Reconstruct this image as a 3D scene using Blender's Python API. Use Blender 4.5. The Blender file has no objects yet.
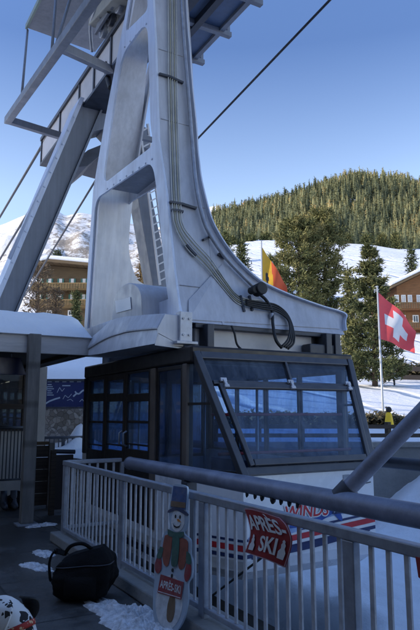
import bpy, bmesh, math, random
import numpy as np
from mathutils import Vector, Matrix, noise, Quaternion
random.seed(7); rng = np.random.default_rng(7)
R = math.radians
scn = bpy.context.scene
COL = scn.collection

# ------------------------------------------------------------------ survey
# A surveyor's view of the site: the camera stands at (0,0,EYE); +Y runs along the dock.
F = 610.0; YAW = R(29.5); PIT = math.atan(97 / F); EYE = 1.75; DECK = 0.15
SY, CY, SP, CP = math.sin(YAW), math.cos(YAW), math.sin(PIT), math.cos(PIT)
def ray(x, y):
    a = (x - 210) / F; b = (315 - y) / F
    d = CP - b * SP
    return Vector((SY * d + CY * a, CY * d - SY * a, SP + b * CP))
def pt(x, y, X=None, Y=None, Z=None, D=None):
    r = ray(x, y)
    if X is not None: k = X / r.x
    elif Y is not None: k = Y / r.y
    elif Z is not None: k = (Z - EYE) / r.z
    else: k = D / (r.x * SY + r.y * CY)
    return Vector((r.x * k, r.y * k, EYE + r.z * k))
def du(d, u, z=0.0):                      # distance ahead, offset to the right -> world
    return Vector((d * SY + u * CY, d * CY - u * SY, z))
def lerp(a, b, t): return a + (b - a) * t
def sstep(a, b, x):
    t = min(1, max(0, (x - a) / (b - a))); return t * t * (3 - 2 * t)
def interp(x, tab):
    return float(np.interp(x, [t[0] for t in tab], [t[1] for t in tab]))
def catmull(P, n=6):
    P = [Vector(p) for p in P]; out = []
    for i in range(len(P) - 1):
        p0 = P[max(i - 1, 0)]; p1 = P[i]; p2 = P[i + 1]; p3 = P[min(i + 2, len(P) - 1)]
        for k in range(n):
            t = k / n
            out.append(0.5 * ((2 * p1) + (p2 - p0) * t + (2 * p0 - 5 * p1 + 4 * p2 - p3) * t * t + (3 * p1 - p0 - 3 * p2 + p3) * t ** 3))
    out.append(P[-1]); return out

# ------------------------------------------------------------------ materials
def new_mat(name):
    m = bpy.data.materials.new(name); m.use_nodes = True
    nt = m.node_tree; b = nt.nodes['Principled BSDF']
    return m, nt, b
def N(nt, typ, **kw):
    n = nt.nodes.new(typ)
    for k, v in kw.items():
        if hasattr(n, k): setattr(n, k, v)
        else: n.inputs[k].default_value = v
    return n
def ramp(nt, fac, stops):
    r = nt.nodes.new('ShaderNodeValToRGB'); e = r.color_ramp.elements
    while len(e) < len(stops): e.new(0.5)
    for el, (p, c) in zip(e, stops):
        el.position = p; el.color = (*c, 1) if len(c) == 3 else c
    nt.links.new(fac, r.inputs[0]); return r.outputs[0]
def M(name, col, rough=.55, metal=0., var=.18, scale=3., bump=.0, bscale=40., dirt=None, dirt_amt=.4, spec=None, stretch=None):
    m, nt, b = new_mat(name); L = nt.links
    tc = N(nt, 'ShaderNodeTexCoord')
    src = tc.outputs['Object']
    if stretch:
        mp = N(nt, 'ShaderNodeMapping'); mp.inputs['Scale'].default_value = stretch
        L.new(src, mp.inputs[0]); src = mp.outputs[0]
    n1 = N(nt, 'ShaderNodeTexNoise', **{'Scale': scale, 'Detail': 8., 'Roughness': .65}); L.new(src, n1.inputs['Vector'])
    lo = tuple(c * (1 - var) for c in col); hi = tuple(min(1, c * (1 + var)) for c in col)
    c = ramp(nt, n1.outputs['Fac'], [(.3, lo), (.7, hi)])
    if dirt:
        n2 = N(nt, 'ShaderNodeTexNoise', **{'Scale': scale * .6, 'Detail': 10., 'Roughness': .75}); L.new(src, n2.inputs['Vector'])
        f = ramp(nt, n2.outputs['Fac'], [(.48, (0, 0, 0)), (.75, (dirt_amt,) * 3)])
        mx = N(nt, 'ShaderNodeMix', data_type='RGBA'); L.new(f, mx.inputs[0]); L.new(c, mx.inputs[6]); mx.inputs[7].default_value = (*dirt, 1)
        c = mx.outputs[2]
    L.new(c, b.inputs['Base Color'])
    b.inputs['Roughness'].default_value = rough; b.inputs['Metallic'].default_value = metal
    if spec is not None: b.inputs['Specular IOR Level'].default_value = spec
    rr = ramp(nt, n1.outputs['Fac'], [(.3, (max(0, rough - .1),) * 3), (.7, (min(1, rough + .12),) * 3)])
    L.new(rr, b.inputs['Roughness'])
    if bump:
        n3 = N(nt, 'ShaderNodeTexNoise', **{'Scale': bscale, 'Detail': 6.}); L.new(src, n3.inputs['Vector'])
        bp = N(nt, 'ShaderNodeBump', Strength=bump, Distance=.02); L.new(n3.outputs['Fac'], bp.inputs['Height']); L.new(bp.outputs[0], b.inputs['Normal'])
    return m
def glass_mat(name, tint, dens=.35, rough=.02, refl=1.):
    m, nt, b = new_mat(name); L = nt.links; nt.nodes.remove(b)
    out = nt.nodes['Material Output']
    tr = N(nt, 'ShaderNodeBsdfTransparent'); tr.inputs[0].default_value = (*tint, 1)
    gl = N(nt, 'ShaderNodeBsdfGlossy'); gl.inputs['Color'].default_value = (.85 * refl, .92 * refl, 1 * refl, 1); gl.inputs['Roughness'].default_value = rough
    ge = N(nt, 'ShaderNodeNewGeometry'); dp = N(nt, 'ShaderNodeVectorMath', operation='DOT_PRODUCT'); L.new(ge.outputs['Incoming'], dp.inputs[0]); L.new(ge.outputs['Normal'], dp.inputs[1])
    ab = N(nt, 'ShaderNodeMath', operation='ABSOLUTE'); L.new(dp.outputs['Value'], ab.inputs[0]); on = N(nt, 'ShaderNodeMath', operation='SUBTRACT'); on.inputs[0].default_value = 1; L.new(ab.outputs[0], on.inputs[1])
    pw = N(nt, 'ShaderNodeMath', operation='POWER'); L.new(on.outputs[0], pw.inputs[0]); pw.inputs[1].default_value = 5; fr = N(nt, 'ShaderNodeMath', operation='MULTIPLY_ADD'); L.new(pw.outputs[0], fr.inputs[0]); fr.inputs[1].default_value = .9; fr.inputs[2].default_value = .05
    tc = N(nt, 'ShaderNodeTexCoord'); nz = N(nt, 'ShaderNodeTexNoise', Scale=1.2, Detail=2.); L.new(tc.outputs['Object'], nz.inputs['Vector'])
    bp = N(nt, 'ShaderNodeBump', Strength=.05, Distance=.02); L.new(nz.outputs['Fac'], bp.inputs['Height']); L.new(bp.outputs[0], gl.inputs['Normal'])
    ma = N(nt, 'ShaderNodeMath', operation='ADD'); L.new(fr.outputs[0], ma.inputs[0]); ma.inputs[1].default_value = dens; ma.use_clamp = True
    n2 = N(nt, 'ShaderNodeTexNoise', Scale=2.2, Detail=9., Roughness=.75); mp2 = N(nt, 'ShaderNodeMapping'); mp2.inputs['Scale'].default_value = (1.4, 1.4, .6); L.new(tc.outputs['Object'], mp2.inputs[0]); L.new(mp2.outputs[0], n2.inputs['Vector'])
    df = N(nt, 'ShaderNodeBsdfDiffuse'); df.inputs[0].default_value = (.30, .36, .46, 1); m0 = N(nt, 'ShaderNodeMixShader'); L.new(ramp(nt, n2.outputs['Fac'], [(.35, (.03,) * 3), (.75, (.34,) * 3)]), m0.inputs[0]); L.new(tr.outputs[0], m0.inputs[1]); L.new(df.outputs[0], m0.inputs[2])
    mx = N(nt, 'ShaderNodeMixShader'); L.new(ma.outputs[0], mx.inputs[0]); L.new(m0.outputs[0], mx.inputs[1]); L.new(gl.outputs[0], mx.inputs[2])
    L.new(mx.outputs[0], out.inputs[0]); return m
def tint_mat(name, stops, rough=.8, sub=0.0):
    """foliage: colour from the per-clump 'tint' attribute plus noise"""
    m, nt, b = new_mat(name); L = nt.links
    at = N(nt, 'ShaderNodeAttribute', attribute_name='tint')
    tc = N(nt, 'ShaderNodeTexCoord'); nz = N(nt, 'ShaderNodeTexNoise', Scale=.9, Detail=4.); L.new(tc.outputs['Object'], nz.inputs['Vector'])
    a = N(nt, 'ShaderNodeMath', operation='MULTIPLY_ADD'); L.new(nz.outputs['Fac'], a.inputs[0]); a.inputs[1].default_value = .3; L.new(at.outputs['Fac'], a.inputs[2])
    s = N(nt, 'ShaderNodeMath', operation='SUBTRACT'); L.new(a.outputs[0], s.inputs[0]); s.inputs[1].default_value = .15
    L.new(ramp(nt, s.outputs[0], stops), b.inputs['Base Color']); b.inputs['Roughness'].default_value = rough
    b.inputs['Specular IOR Level'].default_value = .2
    return m
def snow_mat(name, base=(.80, .82, .86), sc=1.0, dirt=.0):
    m, nt, b = new_mat(name); L = nt.links
    tc = N(nt, 'ShaderNodeTexCoord')
    n1 = N(nt, 'ShaderNodeTexNoise', **{'Scale': .6 * sc, 'Detail': 8., 'Roughness': .6}); L.new(tc.outputs['Object'], n1.inputs['Vector'])
    c = ramp(nt, n1.outputs['Fac'], [(.3, tuple(x * .9 for x in base)), (.65, base)])
    if dirt:
        n2 = N(nt, 'ShaderNodeTexNoise', **{'Scale': 5 * sc, 'Detail': 10., 'Roughness': .8}); L.new(tc.outputs['Object'], n2.inputs['Vector'])
        f = ramp(nt, n2.outputs['Fac'], [(.42, (0, 0, 0)), (.66, (dirt,) * 3)])
        mx = N(nt, 'ShaderNodeMix', data_type='RGBA'); L.new(f, mx.inputs[0]); L.new(c, mx.inputs[6]); mx.inputs[7].default_value = (.16, .14, .13, 1); c = mx.outputs[2]
    L.new(c, b.inputs['Base Color']); b.inputs['Roughness'].default_value = .7
    n3 = N(nt, 'ShaderNodeTexNoise', **{'Scale': 6 * sc, 'Detail': 10., 'Roughness': .7}); L.new(tc.outputs['Object'], n3.inputs['Vector'])
    bp = N(nt, 'ShaderNodeBump', Strength=.5, Distance=.06 / sc); L.new(n3.outputs['Fac'], bp.inputs['Height']); L.new(bp.outputs[0], b.inputs['Normal'])
    return m
def stone_mat():
    m, nt, b = new_mat('rubble_stone'); L = nt.links
    tc = N(nt, 'ShaderNodeTexCoord'); v = N(nt, 'ShaderNodeTexVoronoi', Scale=10.); L.new(tc.outputs['Object'], v.inputs['Vector'])
    e = N(nt, 'ShaderNodeTexVoronoi', Scale=10., feature='DISTANCE_TO_EDGE'); L.new(tc.outputs['Object'], e.inputs['Vector'])
    sp = N(nt, 'ShaderNodeSeparateColor'); L.new(v.outputs['Color'], sp.inputs[0])
    c = ramp(nt, sp.outputs[0], [(0, (.20, .18, .16)), (.5, (.34, .31, .28)), (1, (.50, .46, .42))])
    f = ramp(nt, e.outputs['Distance'], [(.0, (.6,) * 3), (.06, (1,) * 3)])
    mx = N(nt, 'ShaderNodeMix', data_type='RGBA', blend_type='MULTIPLY'); mx.inputs[0].default_value = 1; L.new(c, mx.inputs[6]); L.new(f, mx.inputs[7])
    L.new(mx.outputs[2], b.inputs['Base Color']); b.inputs['Roughness'].default_value = .9
    bp = N(nt, 'ShaderNodeBump', Strength=.7, Distance=.04); L.new(f, bp.inputs['Height']); L.new(bp.outputs[0], b.inputs['Normal'])
    return m
def wood_mat(name, col, sc=(1, 1, 9)):
    m, nt, b = new_mat(name); L = nt.links
    tc = N(nt, 'ShaderNodeTexCoord'); mp = N(nt, 'ShaderNodeMapping'); mp.inputs['Scale'].default_value = sc; L.new(tc.outputs['Object'], mp.inputs[0])
    n = N(nt, 'ShaderNodeTexNoise', **{'Scale': 1.2, 'Detail': 8., 'Roughness': .7}); L.new(mp.outputs[0], n.inputs['Vector'])
    w = N(nt, 'ShaderNodeTexWave', Scale=.55, bands_direction='Z'); L.new(mp.outputs[0], w.inputs['Vector'])
    c = ramp(nt, n.outputs['Fac'], [(.25, tuple(x * .55 for x in col)), (.7, tuple(min(1, x * 1.3) for x in col))])
    g = ramp(nt, w.outputs['Fac'], [(0, (.5,) * 3), (.12, (1,) * 3)])
    mx = N(nt, 'ShaderNodeMix', data_type='RGBA', blend_type='MULTIPLY'); mx.inputs[0].default_value = .8; L.new(c, mx.inputs[6]); L.new(g, mx.inputs[7])
    L.new(mx.outputs[2], b.inputs['Base Color']); b.inputs['Roughness'].default_value = .75
    return m
def rock_snow_mat():
    m, nt, b = new_mat('rock_and_snow'); L = nt.links
    tc = N(nt, 'ShaderNodeTexCoord'); ge = N(nt, 'ShaderNodeNewGeometry')
    at = N(nt, 'ShaderNodeAttribute', attribute_name='tint')
    n1 = N(nt, 'ShaderNodeTexNoise', **{'Scale': .075, 'Detail': 12., 'Roughness': .8}); L.new(tc.outputs['Object'], n1.inputs['Vector'])
    a = N(nt, 'ShaderNodeMath', operation='MULTIPLY_ADD'); L.new(n1.outputs['Fac'], a.inputs[0]); a.inputs[1].default_value = 1.5; L.new(at.outputs['Fac'], a.inputs[2])
    n2 = N(nt, 'ShaderNodeTexNoise', **{'Scale': .03, 'Detail': 10., 'Roughness': .8}); L.new(tc.outputs['Object'], n2.inputs['Vector'])
    rk = ramp(nt, n2.outputs['Fac'], [(.3, (.16, .145, .13)), (.5, (.33, .29, .25)), (.7, (.46, .41, .35))])
    f = ramp(nt, a.outputs[0], [(1.0 / 1.6, (0, 0, 0)), (1.08 / 1.6, (1, 1, 1))])
    dv = N(nt, 'ShaderNodeMath', operation='DIVIDE'); L.new(a.outputs[0], dv.inputs[0]); dv.inputs[1].default_value = 1.6
    f = ramp(nt, dv.outputs[0], [(.60, (0, 0, 0)), (.66, (1, 1, 1))])
    mx = N(nt, 'ShaderNodeMix', data_type='RGBA'); L.new(f, mx.inputs[0]); mx.inputs[6].default_value = (.78, .78, .80, 1); L.new(rk, mx.inputs[7])
    L.new(mx.outputs[2], b.inputs['Base Color']); b.inputs['Roughness'].default_value = .85
    bp = N(nt, 'ShaderNodeBump', Strength=.8, Distance=6.); L.new(n1.outputs['Fac'], bp.inputs['Height']); L.new(bp.outputs[0], b.inputs['Normal'])
    return m
def spots_mat():
    m, nt, b = new_mat('spotted_coat'); L = nt.links
    tc = N(nt, 'ShaderNodeTexCoord')
    nz = N(nt, 'ShaderNodeTexNoise', Scale=14., Detail=2.); L.new(tc.outputs['Object'], nz.inputs['Vector'])
    ad = N(nt, 'ShaderNodeMix', data_type='RGBA', blend_type='LINEAR_LIGHT'); ad.inputs[0].default_value = .05
    L.new(tc.outputs['Object'], ad.inputs[6]); L.new(nz.outputs['Color'], ad.inputs[7])
    v = N(nt, 'ShaderNodeTexVoronoi', Scale=17.); L.new(ad.outputs[2], v.inputs['Vector'])
    sp = N(nt, 'ShaderNodeSeparateColor'); L.new(v.outputs['Color'], sp.inputs[0])
    th = N(nt, 'ShaderNodeMath', operation='MULTIPLY'); L.new(sp.outputs[0], th.inputs[0]); th.inputs[1].default_value = .64
    lt = N(nt, 'ShaderNodeMath', operation='LESS_THAN'); L.new(v.outputs['Distance'], lt.inputs[0]); L.new(th.outputs[0], lt.inputs[1])
    mx = N(nt, 'ShaderNodeMix', data_type='RGBA'); L.new(lt.outputs[0], mx.inputs[0]); mx.inputs[6].default_value = (.72, .70, .68, 1); mx.inputs[7].default_value = (.012, .011, .011, 1)
    L.new(mx.outputs[2], b.inputs['Base Color']); b.inputs['Roughness'].default_value = .8
    return m

def steel_mat(name, col, rough=.42):
    m, nt, b = new_mat(name); L = nt.links; tc = N(nt, 'ShaderNodeTexCoord')
    def ns(sc, st, det=8., ro=.65):
        mp = N(nt, 'ShaderNodeMapping'); mp.inputs['Scale'].default_value = st; L.new(tc.outputs['Object'], mp.inputs[0])
        n = N(nt, 'ShaderNodeTexNoise', **{'Scale': sc, 'Detail': det, 'Roughness': ro}); L.new(mp.outputs[0], n.inputs['Vector']); return n.outputs['Fac']
    def mul(c, f, colr=None, blend='MULTIPLY', fac=1.):
        x = N(nt, 'ShaderNodeMix', data_type='RGBA', blend_type=blend); x.inputs[0].default_value = fac; L.new(c, x.inputs[6]); L.new(f, x.inputs[7]); return x.outputs[2]
    c = ramp(nt, ns(1.1, (1, 1, .5)), [(.3, tuple(v * .84 for v in col)), (.7, tuple(min(1, v * 1.12) for v in col))])
    c = mul(c, ramp(nt, ns(2.4, (5, 5, .22), 9., .7), [(.38, (.74, .73, .72)), (.60, (1, 1, 1))]), fac=.5)          # run-off streaks
    c = mul(c, ramp(nt, ns(7., (1, 1, 1), 10., .75), [(.28, (.74, .73, .72)), (.42, (1, 1, 1))]), fac=.45)           # scuffs
    r = N(nt, 'ShaderNodeMix', data_type='RGBA'); L.new(ramp(nt, ns(3.2, (2, 2, .7), 12., .8), [(.66, (0, 0, 0)), (.75, (.6,) * 3)]), r.inputs[0]); L.new(c, r.inputs[6]); r.inputs[7].default_value = (.17, .115, .075, 1)
    L.new(r.outputs[2], b.inputs['Base Color']); b.inputs['Metallic'].default_value = .12
    L.new(ramp(nt, ns(4., (1, 1, 1)), [(.3, (rough - .1,) * 3), (.7, (rough + .2,) * 3)]), b.inputs['Roughness'])
    bp = N(nt, 'ShaderNodeBump', Strength=.12, Distance=.03); L.new(ns(1.6, (1, 1, 1), 3.), bp.inputs['Height']); L.new(bp.outputs[0], b.inputs['Normal'])
    return m
STEEL = steel_mat('blue_grey_painted_steel', (.52, .53, .575)); STEEL_L = steel_mat('edge_highlight_steel', (.66, .71, .82), .38)  # the paler edge copy carries the hanger's edge highlights in its colour
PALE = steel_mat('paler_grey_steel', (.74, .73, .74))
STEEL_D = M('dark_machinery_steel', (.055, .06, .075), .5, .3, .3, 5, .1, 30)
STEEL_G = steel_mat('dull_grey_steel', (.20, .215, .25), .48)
PANEL = M('weathered_white_panel', (.62, .60, .60), .5, 0, .1, 1.5, .03, 20, dirt=(.33, .31, .30), dirt_amt=.5)
GALV = M('galvanised_steel', (.34, .36, .41), .42, .35, .22, 9, .05, 60, dirt=(.18, .18, .2), dirt_amt=.5)
GALV_L = M('pale_galvanised_bar', (.55, .56, .60), .45, .15, .18, 12, .04, 60, dirt=(.25, .25, .27), dirt_amt=.5)
PIPE = M('grey_painted_pipe', (.22, .235, .30), .42, .2, .25, 5, .08, 50, dirt=(.07, .07, .08), dirt_amt=.7)
FRAME = M('bronze_brown_frame', (.024, .020, .020), .4, .25, .15, 6, .03, 50)
FRAME_G = M('grey_window_frame', (.075, .078, .09), .38, .3, .15, 6, .03, 50)
POSTB = M('brown_grey_post', (.14, .115, .10), .45, .2, .2, 5, .03, 40)
WHITEP = M('cabin_white_paint', (.86, .86, .88), .3, 0, .05, 2, .02, 10, dirt=(.45, .45, .47), dirt_amt=.35)
RED = M('red_paint', (.55, .03, .04), .4, 0, .1, 8)
BLUE = M('blue_paint', (.03, .09, .36), .4, 0, .2, 8)
BLUE_S = M('soft_blue_paint', (.30, .42, .66), .4, 0, .25, 5)
WHITE = M('white_paint', (.80, .80, .80), .5, 0, .06, 8)
DARKRED = M('dark_red_banner', (.33, .028, .03), .6, 0, .2, 6)
BLACK = M('black_rubber', (.012, .012, .013), .6, 0, .3, 8, .1, 60)
CLOTH = M('black_nylon', (.007, .007, .008), .85, 0, .4, 12, .4, 90, spec=.2)
CONC = M('grey_concrete', (.24, .235, .225), .9, 0, .22, 1.2, .35, 25, dirt=(.11, .11, .11), dirt_amt=.7)
def deck_mat():
    m, nt, b = new_mat('deck_concrete'); L = nt.links; tc = N(nt, 'ShaderNodeTexCoord')
    def ns(sc, det=9., ro=.7):
        n = N(nt, 'ShaderNodeTexNoise', **{'Scale': sc, 'Detail': det, 'Roughness': ro}); L.new(tc.outputs['Object'], n.inputs['Vector']); return n.outputs['Fac']
    c = ramp(nt, ns(1.3), [(.3, (.070, .066, .062)), (.7, (.130, .123, .115))])
    br = N(nt, 'ShaderNodeTexBrick', Scale=1.0); br.offset = 0.; br.inputs['Mortar Size'].default_value = .012; br.inputs['Brick Width'].default_value = 1.25; br.inputs['Row Height'].default_value = 1.25
    br.inputs['Color1'].default_value = (1, 1, 1, 1); br.inputs['Color2'].default_value = (.86, .86, .86, 1); br.inputs['Mortar'].default_value = (.25, .25, .25, 1); L.new(tc.outputs['Object'], br.inputs['Vector'])
    def mul(c, f, fac):
        x = N(nt, 'ShaderNodeMix', data_type='RGBA', blend_type='MULTIPLY'); x.inputs[0].default_value = fac; L.new(c, x.inputs[6]); L.new(f, x.inputs[7]); return x.outputs[2]
    c = mul(c, br.outputs['Color'], .9); wet = ramp(nt, ns(.9, 6.), [(.46, (.45, .45, .47)), (.58, (1, 1, 1))]); c = mul(c, wet, .85)
    c = mul(c, ramp(nt, ns(60., 4.), [(.35, (.55,) * 3), (.6, (1,) * 3)]), .6)
    x = N(nt, 'ShaderNodeMix', data_type='RGBA'); L.new(ramp(nt, ns(9., 12., .8), [(.63, (0, 0, 0)), (.70, (.5,) * 3)]), x.inputs[0]); L.new(c, x.inputs[6]); x.inputs[7].default_value = (.42, .44, .48, 1)      # crumbs of old snow
    L.new(x.outputs[2], b.inputs['Base Color']); L.new(ramp(nt, wet, [(.4, (.35,) * 3), (1, (.85,) * 3)]), b.inputs['Roughness'])
    bp = N(nt, 'ShaderNodeBump', Strength=.5, Distance=.01); L.new(ns(35., 6.), bp.inputs['Height']); L.new(bp.outputs[0], b.inputs['Normal']); return m
DECKM = deck_mat()
PLASTER = M('pale_plaster', (.50, .47, .43), .9, 0, .12, 2, .2, 30, dirt=(.3, .28, .26), dirt_amt=.4)
STONE = stone_mat()
SNOW = snow_mat('snow', (.87, .88, .90), sc=1.0); SNOW_T = snow_mat('trampled_snow', (.78, .79, .82), sc=3., dirt=.75); SNOW_F = snow_mat('far_snow', (.80, .80, .81), sc=.15)
def tracked(m):
    nt = m.node_tree; L = nt.links; b = nt.nodes['Principled BSDF']; tc = N(nt, 'ShaderNodeTexCoord')
    w = N(nt, 'ShaderNodeTexWave', Scale=.09, Distortion=9., Detail=4.); w.inputs['Detail Scale'].default_value = .6; L.new(tc.outputs['Object'], w.inputs['Vector'])
    old = b.inputs['Normal'].links[0].from_socket; bp = N(nt, 'ShaderNodeBump', Strength=.55, Distance=.7); L.new(ramp(nt, w.outputs['Fac'], [(.0, (0, 0, 0)), (.10, (1, 1, 1))]), bp.inputs['Height']); L.new(old, bp.inputs['Normal']); L.new(bp.outputs[0], b.inputs['Normal'])
tracked(SNOW_F)
SIGNB = M('blue_sign_enamel', (.018, .03, .13), .35, 0, .12, 3)
WOOD = wood_mat('weathered_brown_timber', (.14, .095, .05)); WOOD_O = wood_mat('orange_chalet_timber', (.27, .125, .05)); WOOD_D = wood_mat('dark_timber', (.06, .045, .035))
WOOD_P = wood_mat('grey_timber_post', (.20, .19, .18), (6, 6, 1))
SHUT = M('green_shutter_paint', (.06, .20, .17), .6, 0, .15, 5)
GLASS = glass_mat('blue_tinted_glass', (.58, .74, .93), .0, .01, 1.0); GLASS_D = glass_mat('dark_tinted_glass', (.36, .48, .66), .0, .01, .7)
PANE = M('window_pane', (.10, .12, .14), .08, 0, .3, 1.5)
CURT = M('pale_window_pane', (.55, .57, .58), .25, 0, .2, 4)
BARK = M('bark', (.09, .065, .05), .95, 0, .3, 6, .5, 20)
FOREST = tint_mat('forest_needles', [(0, (.040, .052, .032)), (.45, (.155, .165, .085)), (.75, (.27, .255, .125)), (.93, (.36, .29, .14)), (1, (.55, .36, .14))])  # ramp lifted for aerial haze, dark end lowered for shaded gaps
NEEDLE = tint_mat('pine_needles', [(0, (.016, .024, .014)), (.5, (.075, .090, .038)), (.85, (.17, .165, .065)), (1, (.24, .21, .09))])
LARCH = tint_mat('larch_twigs', [(0, (.05, .035, .02)), (.5, (.15, .105, .05)), (1, (.30, .20, .08))])
TWIG = tint_mat('bare_twigs', [(0, (.035, .027, .02)), (.5, (.10, .075, .05)), (1, (.20, .15, .10))])
HEDGE = tint_mat('dry_hedge', [(0, (.03, .025, .015)), (.5, (.09, .075, .04)), (1, (.2, .16, .08))])
ROCK = rock_snow_mat()
YELLOW = M('yellow_cloth', (.80, .52, .02), .7, 0, .12, 4); FLAGR = M('flag_red_cloth', (.82, .10, .11), .8, 0, .1, 4); FLAGW = M('flag_white_cloth', (.80, .79, .80), .8, 0, .05, 4)
POLE = M('grey_flagpole_paint', (.42, .44, .46), .4, .2, .1, 4)
GREEN = M('scarf_green_paint', (.03, .16, .09), .55, 0, .2, 10); BROWN = M('brown_paint', (.22, .11, .05), .6, 0, .2, 10); SKYW = M('pale_blue_paint', (.42, .50, .60), .5, 0, .12, 6)
NAVY = M('navy_paint', (.02, .035, .12), .5, 0, .2, 8); DARKP = M('dark_drawn_line', (.02, .02, .025), .5)
DARKBLUE = M('blue_grating', (.10, .14, .22), .5, .3, .2, 6, .1, 30)
INT = M('cabin_lining', (.10, .105, .115), .7, 0, .15, 3)
COAT = spots_mat()

# ------------------------------------------------------------------ objects
def wloc(o):
    v = Vector((0, 0, 0))
    while o is not None: v += o.location; o = o.parent
    return v
def tag(o, label=None, cat=None, group=None, kind=None):
    if label: o['label'] = label
    if cat: o['category'] = cat
    if group: o['group'] = group
    if kind: o['kind'] = kind
    return o
def thing(name, loc, label, cat, group=None, rot=None):
    o = bpy.data.objects.new(name, None); COL.objects.link(o); o.location = loc
    o.empty_display_size = .2
    if rot: o.rotation_euler = rot
    return tag(o, label, cat, group)
class MB:
    def __init__(s): s.v = []; s.f = []; s.mi = []; s.tint = []; s.cm = 0
    def add(s, verts, faces, tint=None):
        n = len(s.v); s.v += [tuple(v) for v in verts]; s.f += [tuple(i + n for i in f) for f in faces]; s.mi += [s.cm] * len(faces)
        if tint is not None: s.tint += [tint] * len(verts)
        return s
    def hexa(s, a, b):                    # two quads, joined
        return s.add(list(a) + list(b), [(3, 2, 1, 0), (4, 5, 6, 7), (0, 1, 5, 4), (1, 2, 6, 5), (2, 3, 7, 6), (3, 0, 4, 7)])
    def box(s, lo, hi):
        x0, y0, z0 = lo; x1, y1, z1 = hi
        return s.hexa([(x0, y0, z0), (x1, y0, z0), (x1, y1, z0), (x0, y1, z0)], [(x0, y0, z1), (x1, y0, z1), (x1, y1, z1), (x0, y1, z1)])
    def beam(s, p, q, w, h, up=(0, 0, 1)):
        p = Vector(p); q = Vector(q); d = (q - p).normalized(); up = Vector(up)
        if abs(d.dot(up)) > .98: up = Vector((0, 1, 0))
        a = d.cross(up).normalized() * (w / 2); b = a.cross(d).normalized() * (h / 2)
        return s.hexa([p - a - b, p + a - b, p + a + b, p - a + b], [q - a - b, q + a - b, q + a + b, q - a + b])
    def tube(s, path, r, n=10, cap=True):
        P = [Vector(p) for p in path]; k = len(P); rr = r if hasattr(r, '__len__') else [r] * k
        t0 = (P[1] - P[0]).normalized(); a = t0.orthogonal().normalized(); V = []
        for i in range(k):
            t = (P[min(i + 1, k - 1)] - P[max(i - 1, 0)]).normalized()
            a = (a - t * a.dot(t)).normalized(); b = t.cross(a)
            V += [P[i] + (a * math.cos(2 * math.pi * j / n) + b * math.sin(2 * math.pi * j / n)) * rr[i] for j in range(n)]
        Fc = [(i * n + j, i * n + (j + 1) % n, (i + 1) * n + (j + 1) % n, (i + 1) * n + j) for i in range(k - 1) for j in range(n)]
        if cap: Fc += [tuple(range(n - 1, -1, -1)), tuple(range((k - 1) * n, k * n))]
        return s.add(V, Fc)
    def prism(s, poly, vec):              # planar polygon pushed along vec
        P = [Vector(p) for p in poly]; v = Vector(vec); n = len(P)
        return s.add(P + [p + v for p in P], [tuple(range(n - 1, -1, -1)), tuple(range(n, 2 * n))] + [(i, (i + 1) % n, n + (i + 1) % n, n + i) for i in range(n)])
    def disc(s, c, ax, r, th, n=20, ry=None, up=None):
        c = Vector(c); ax = Vector(ax).normalized(); a = (Vector(up) if up else ax.orthogonal()); a = (a - ax * a.dot(ax)).normalized(); b = ax.cross(a)
        return s.prism([c + a * (math.cos(2 * math.pi * i / n) * r) + b * (math.sin(2 * math.pi * i / n) * (ry or r)) for i in range(n)], ax * th)
    def grid(s, fn, nu, nv, closed_u=False):
        V = [fn(i / nu, j / nv) for j in range(nv + 1) for i in range(nu + 1)]; w = nu + 1
        return s.add(V, [(j * w + i, j * w + i + 1, (j + 1) * w + i + 1, (j + 1) * w + i) for j in range(nv) for i in range(nu)])
    def build(s, name, mat, parent=None, bevel=0, smooth=False, local=False, solid=0, fixn=True, autos=None):
        me = bpy.data.meshes.new(name); off = Vector((0, 0, 0)) if (local or parent is None) else wloc(parent)
        me.from_pydata([(v[0] - off.x, v[1] - off.y, v[2] - off.z) for v in s.v], [], s.f)
        for m in (mat if isinstance(mat, (list, tuple)) else [mat]): me.materials.append(m)
        if max(s.mi, default=0): me.polygons.foreach_set('material_index', s.mi)
        if s.tint:
            a = me.attributes.new('tint', 'FLOAT', 'POINT'); a.data.foreach_set('value', s.tint)
        elif fixn:
            bm = bmesh.new(); bm.from_mesh(me); bmesh.ops.recalc_face_normals(bm, faces=bm.faces); bm.to_mesh(me); bm.free()
        if smooth: me.polygons.foreach_set('use_smooth', [True] * len(me.polygons))
        me.update()
        o = bpy.data.objects.new(name, me); COL.objects.link(o)
        if parent: o.parent = parent
        if solid:
            md = o.modifiers.new('solid', 'SOLIDIFY'); md.thickness = solid
        if bevel:
            md = o.modifiers.new('bevel', 'BEVEL'); md.width = bevel; md.segments = 2; md.limit_method = 'ANGLE'; md.angle_limit = R(40)
        if autos:
            bm = bmesh.new(); bm.from_mesh(me)
            for e in bm.edges:
                if len(e.link_faces) == 2 and e.calc_face_angle(0) > R(autos): e.smooth = False
            for f in bm.faces: f.smooth = True
            bm.to_mesh(me); bm.free()
        return o
def text_verts(s, size, bold=0.0, shear=0.0, align='CENTER', depth=.0):
    cu = bpy.data.curves.new('lettering', 'FONT'); cu.body = s; cu.size = size; cu.align_x = align; cu.align_y = 'CENTER'; cu.offset = bold; cu.shear = shear; cu.extrude = depth; cu.resolution_u = 3
    o = bpy.data.objects.new('lettering', cu); COL.objects.link(o)
    bpy.context.view_layer.update()
    me = bpy.data.meshes.new_from_object(o.evaluated_get(bpy.context.evaluated_depsgraph_get()))
    V = [v.co.copy() for v in me.vertices]; Fc = [tuple(p.vertices) for p in me.polygons]
    bpy.data.objects.remove(o); bpy.data.meshes.remove(me); bpy.data.curves.remove(cu)
    return V, Fc
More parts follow.
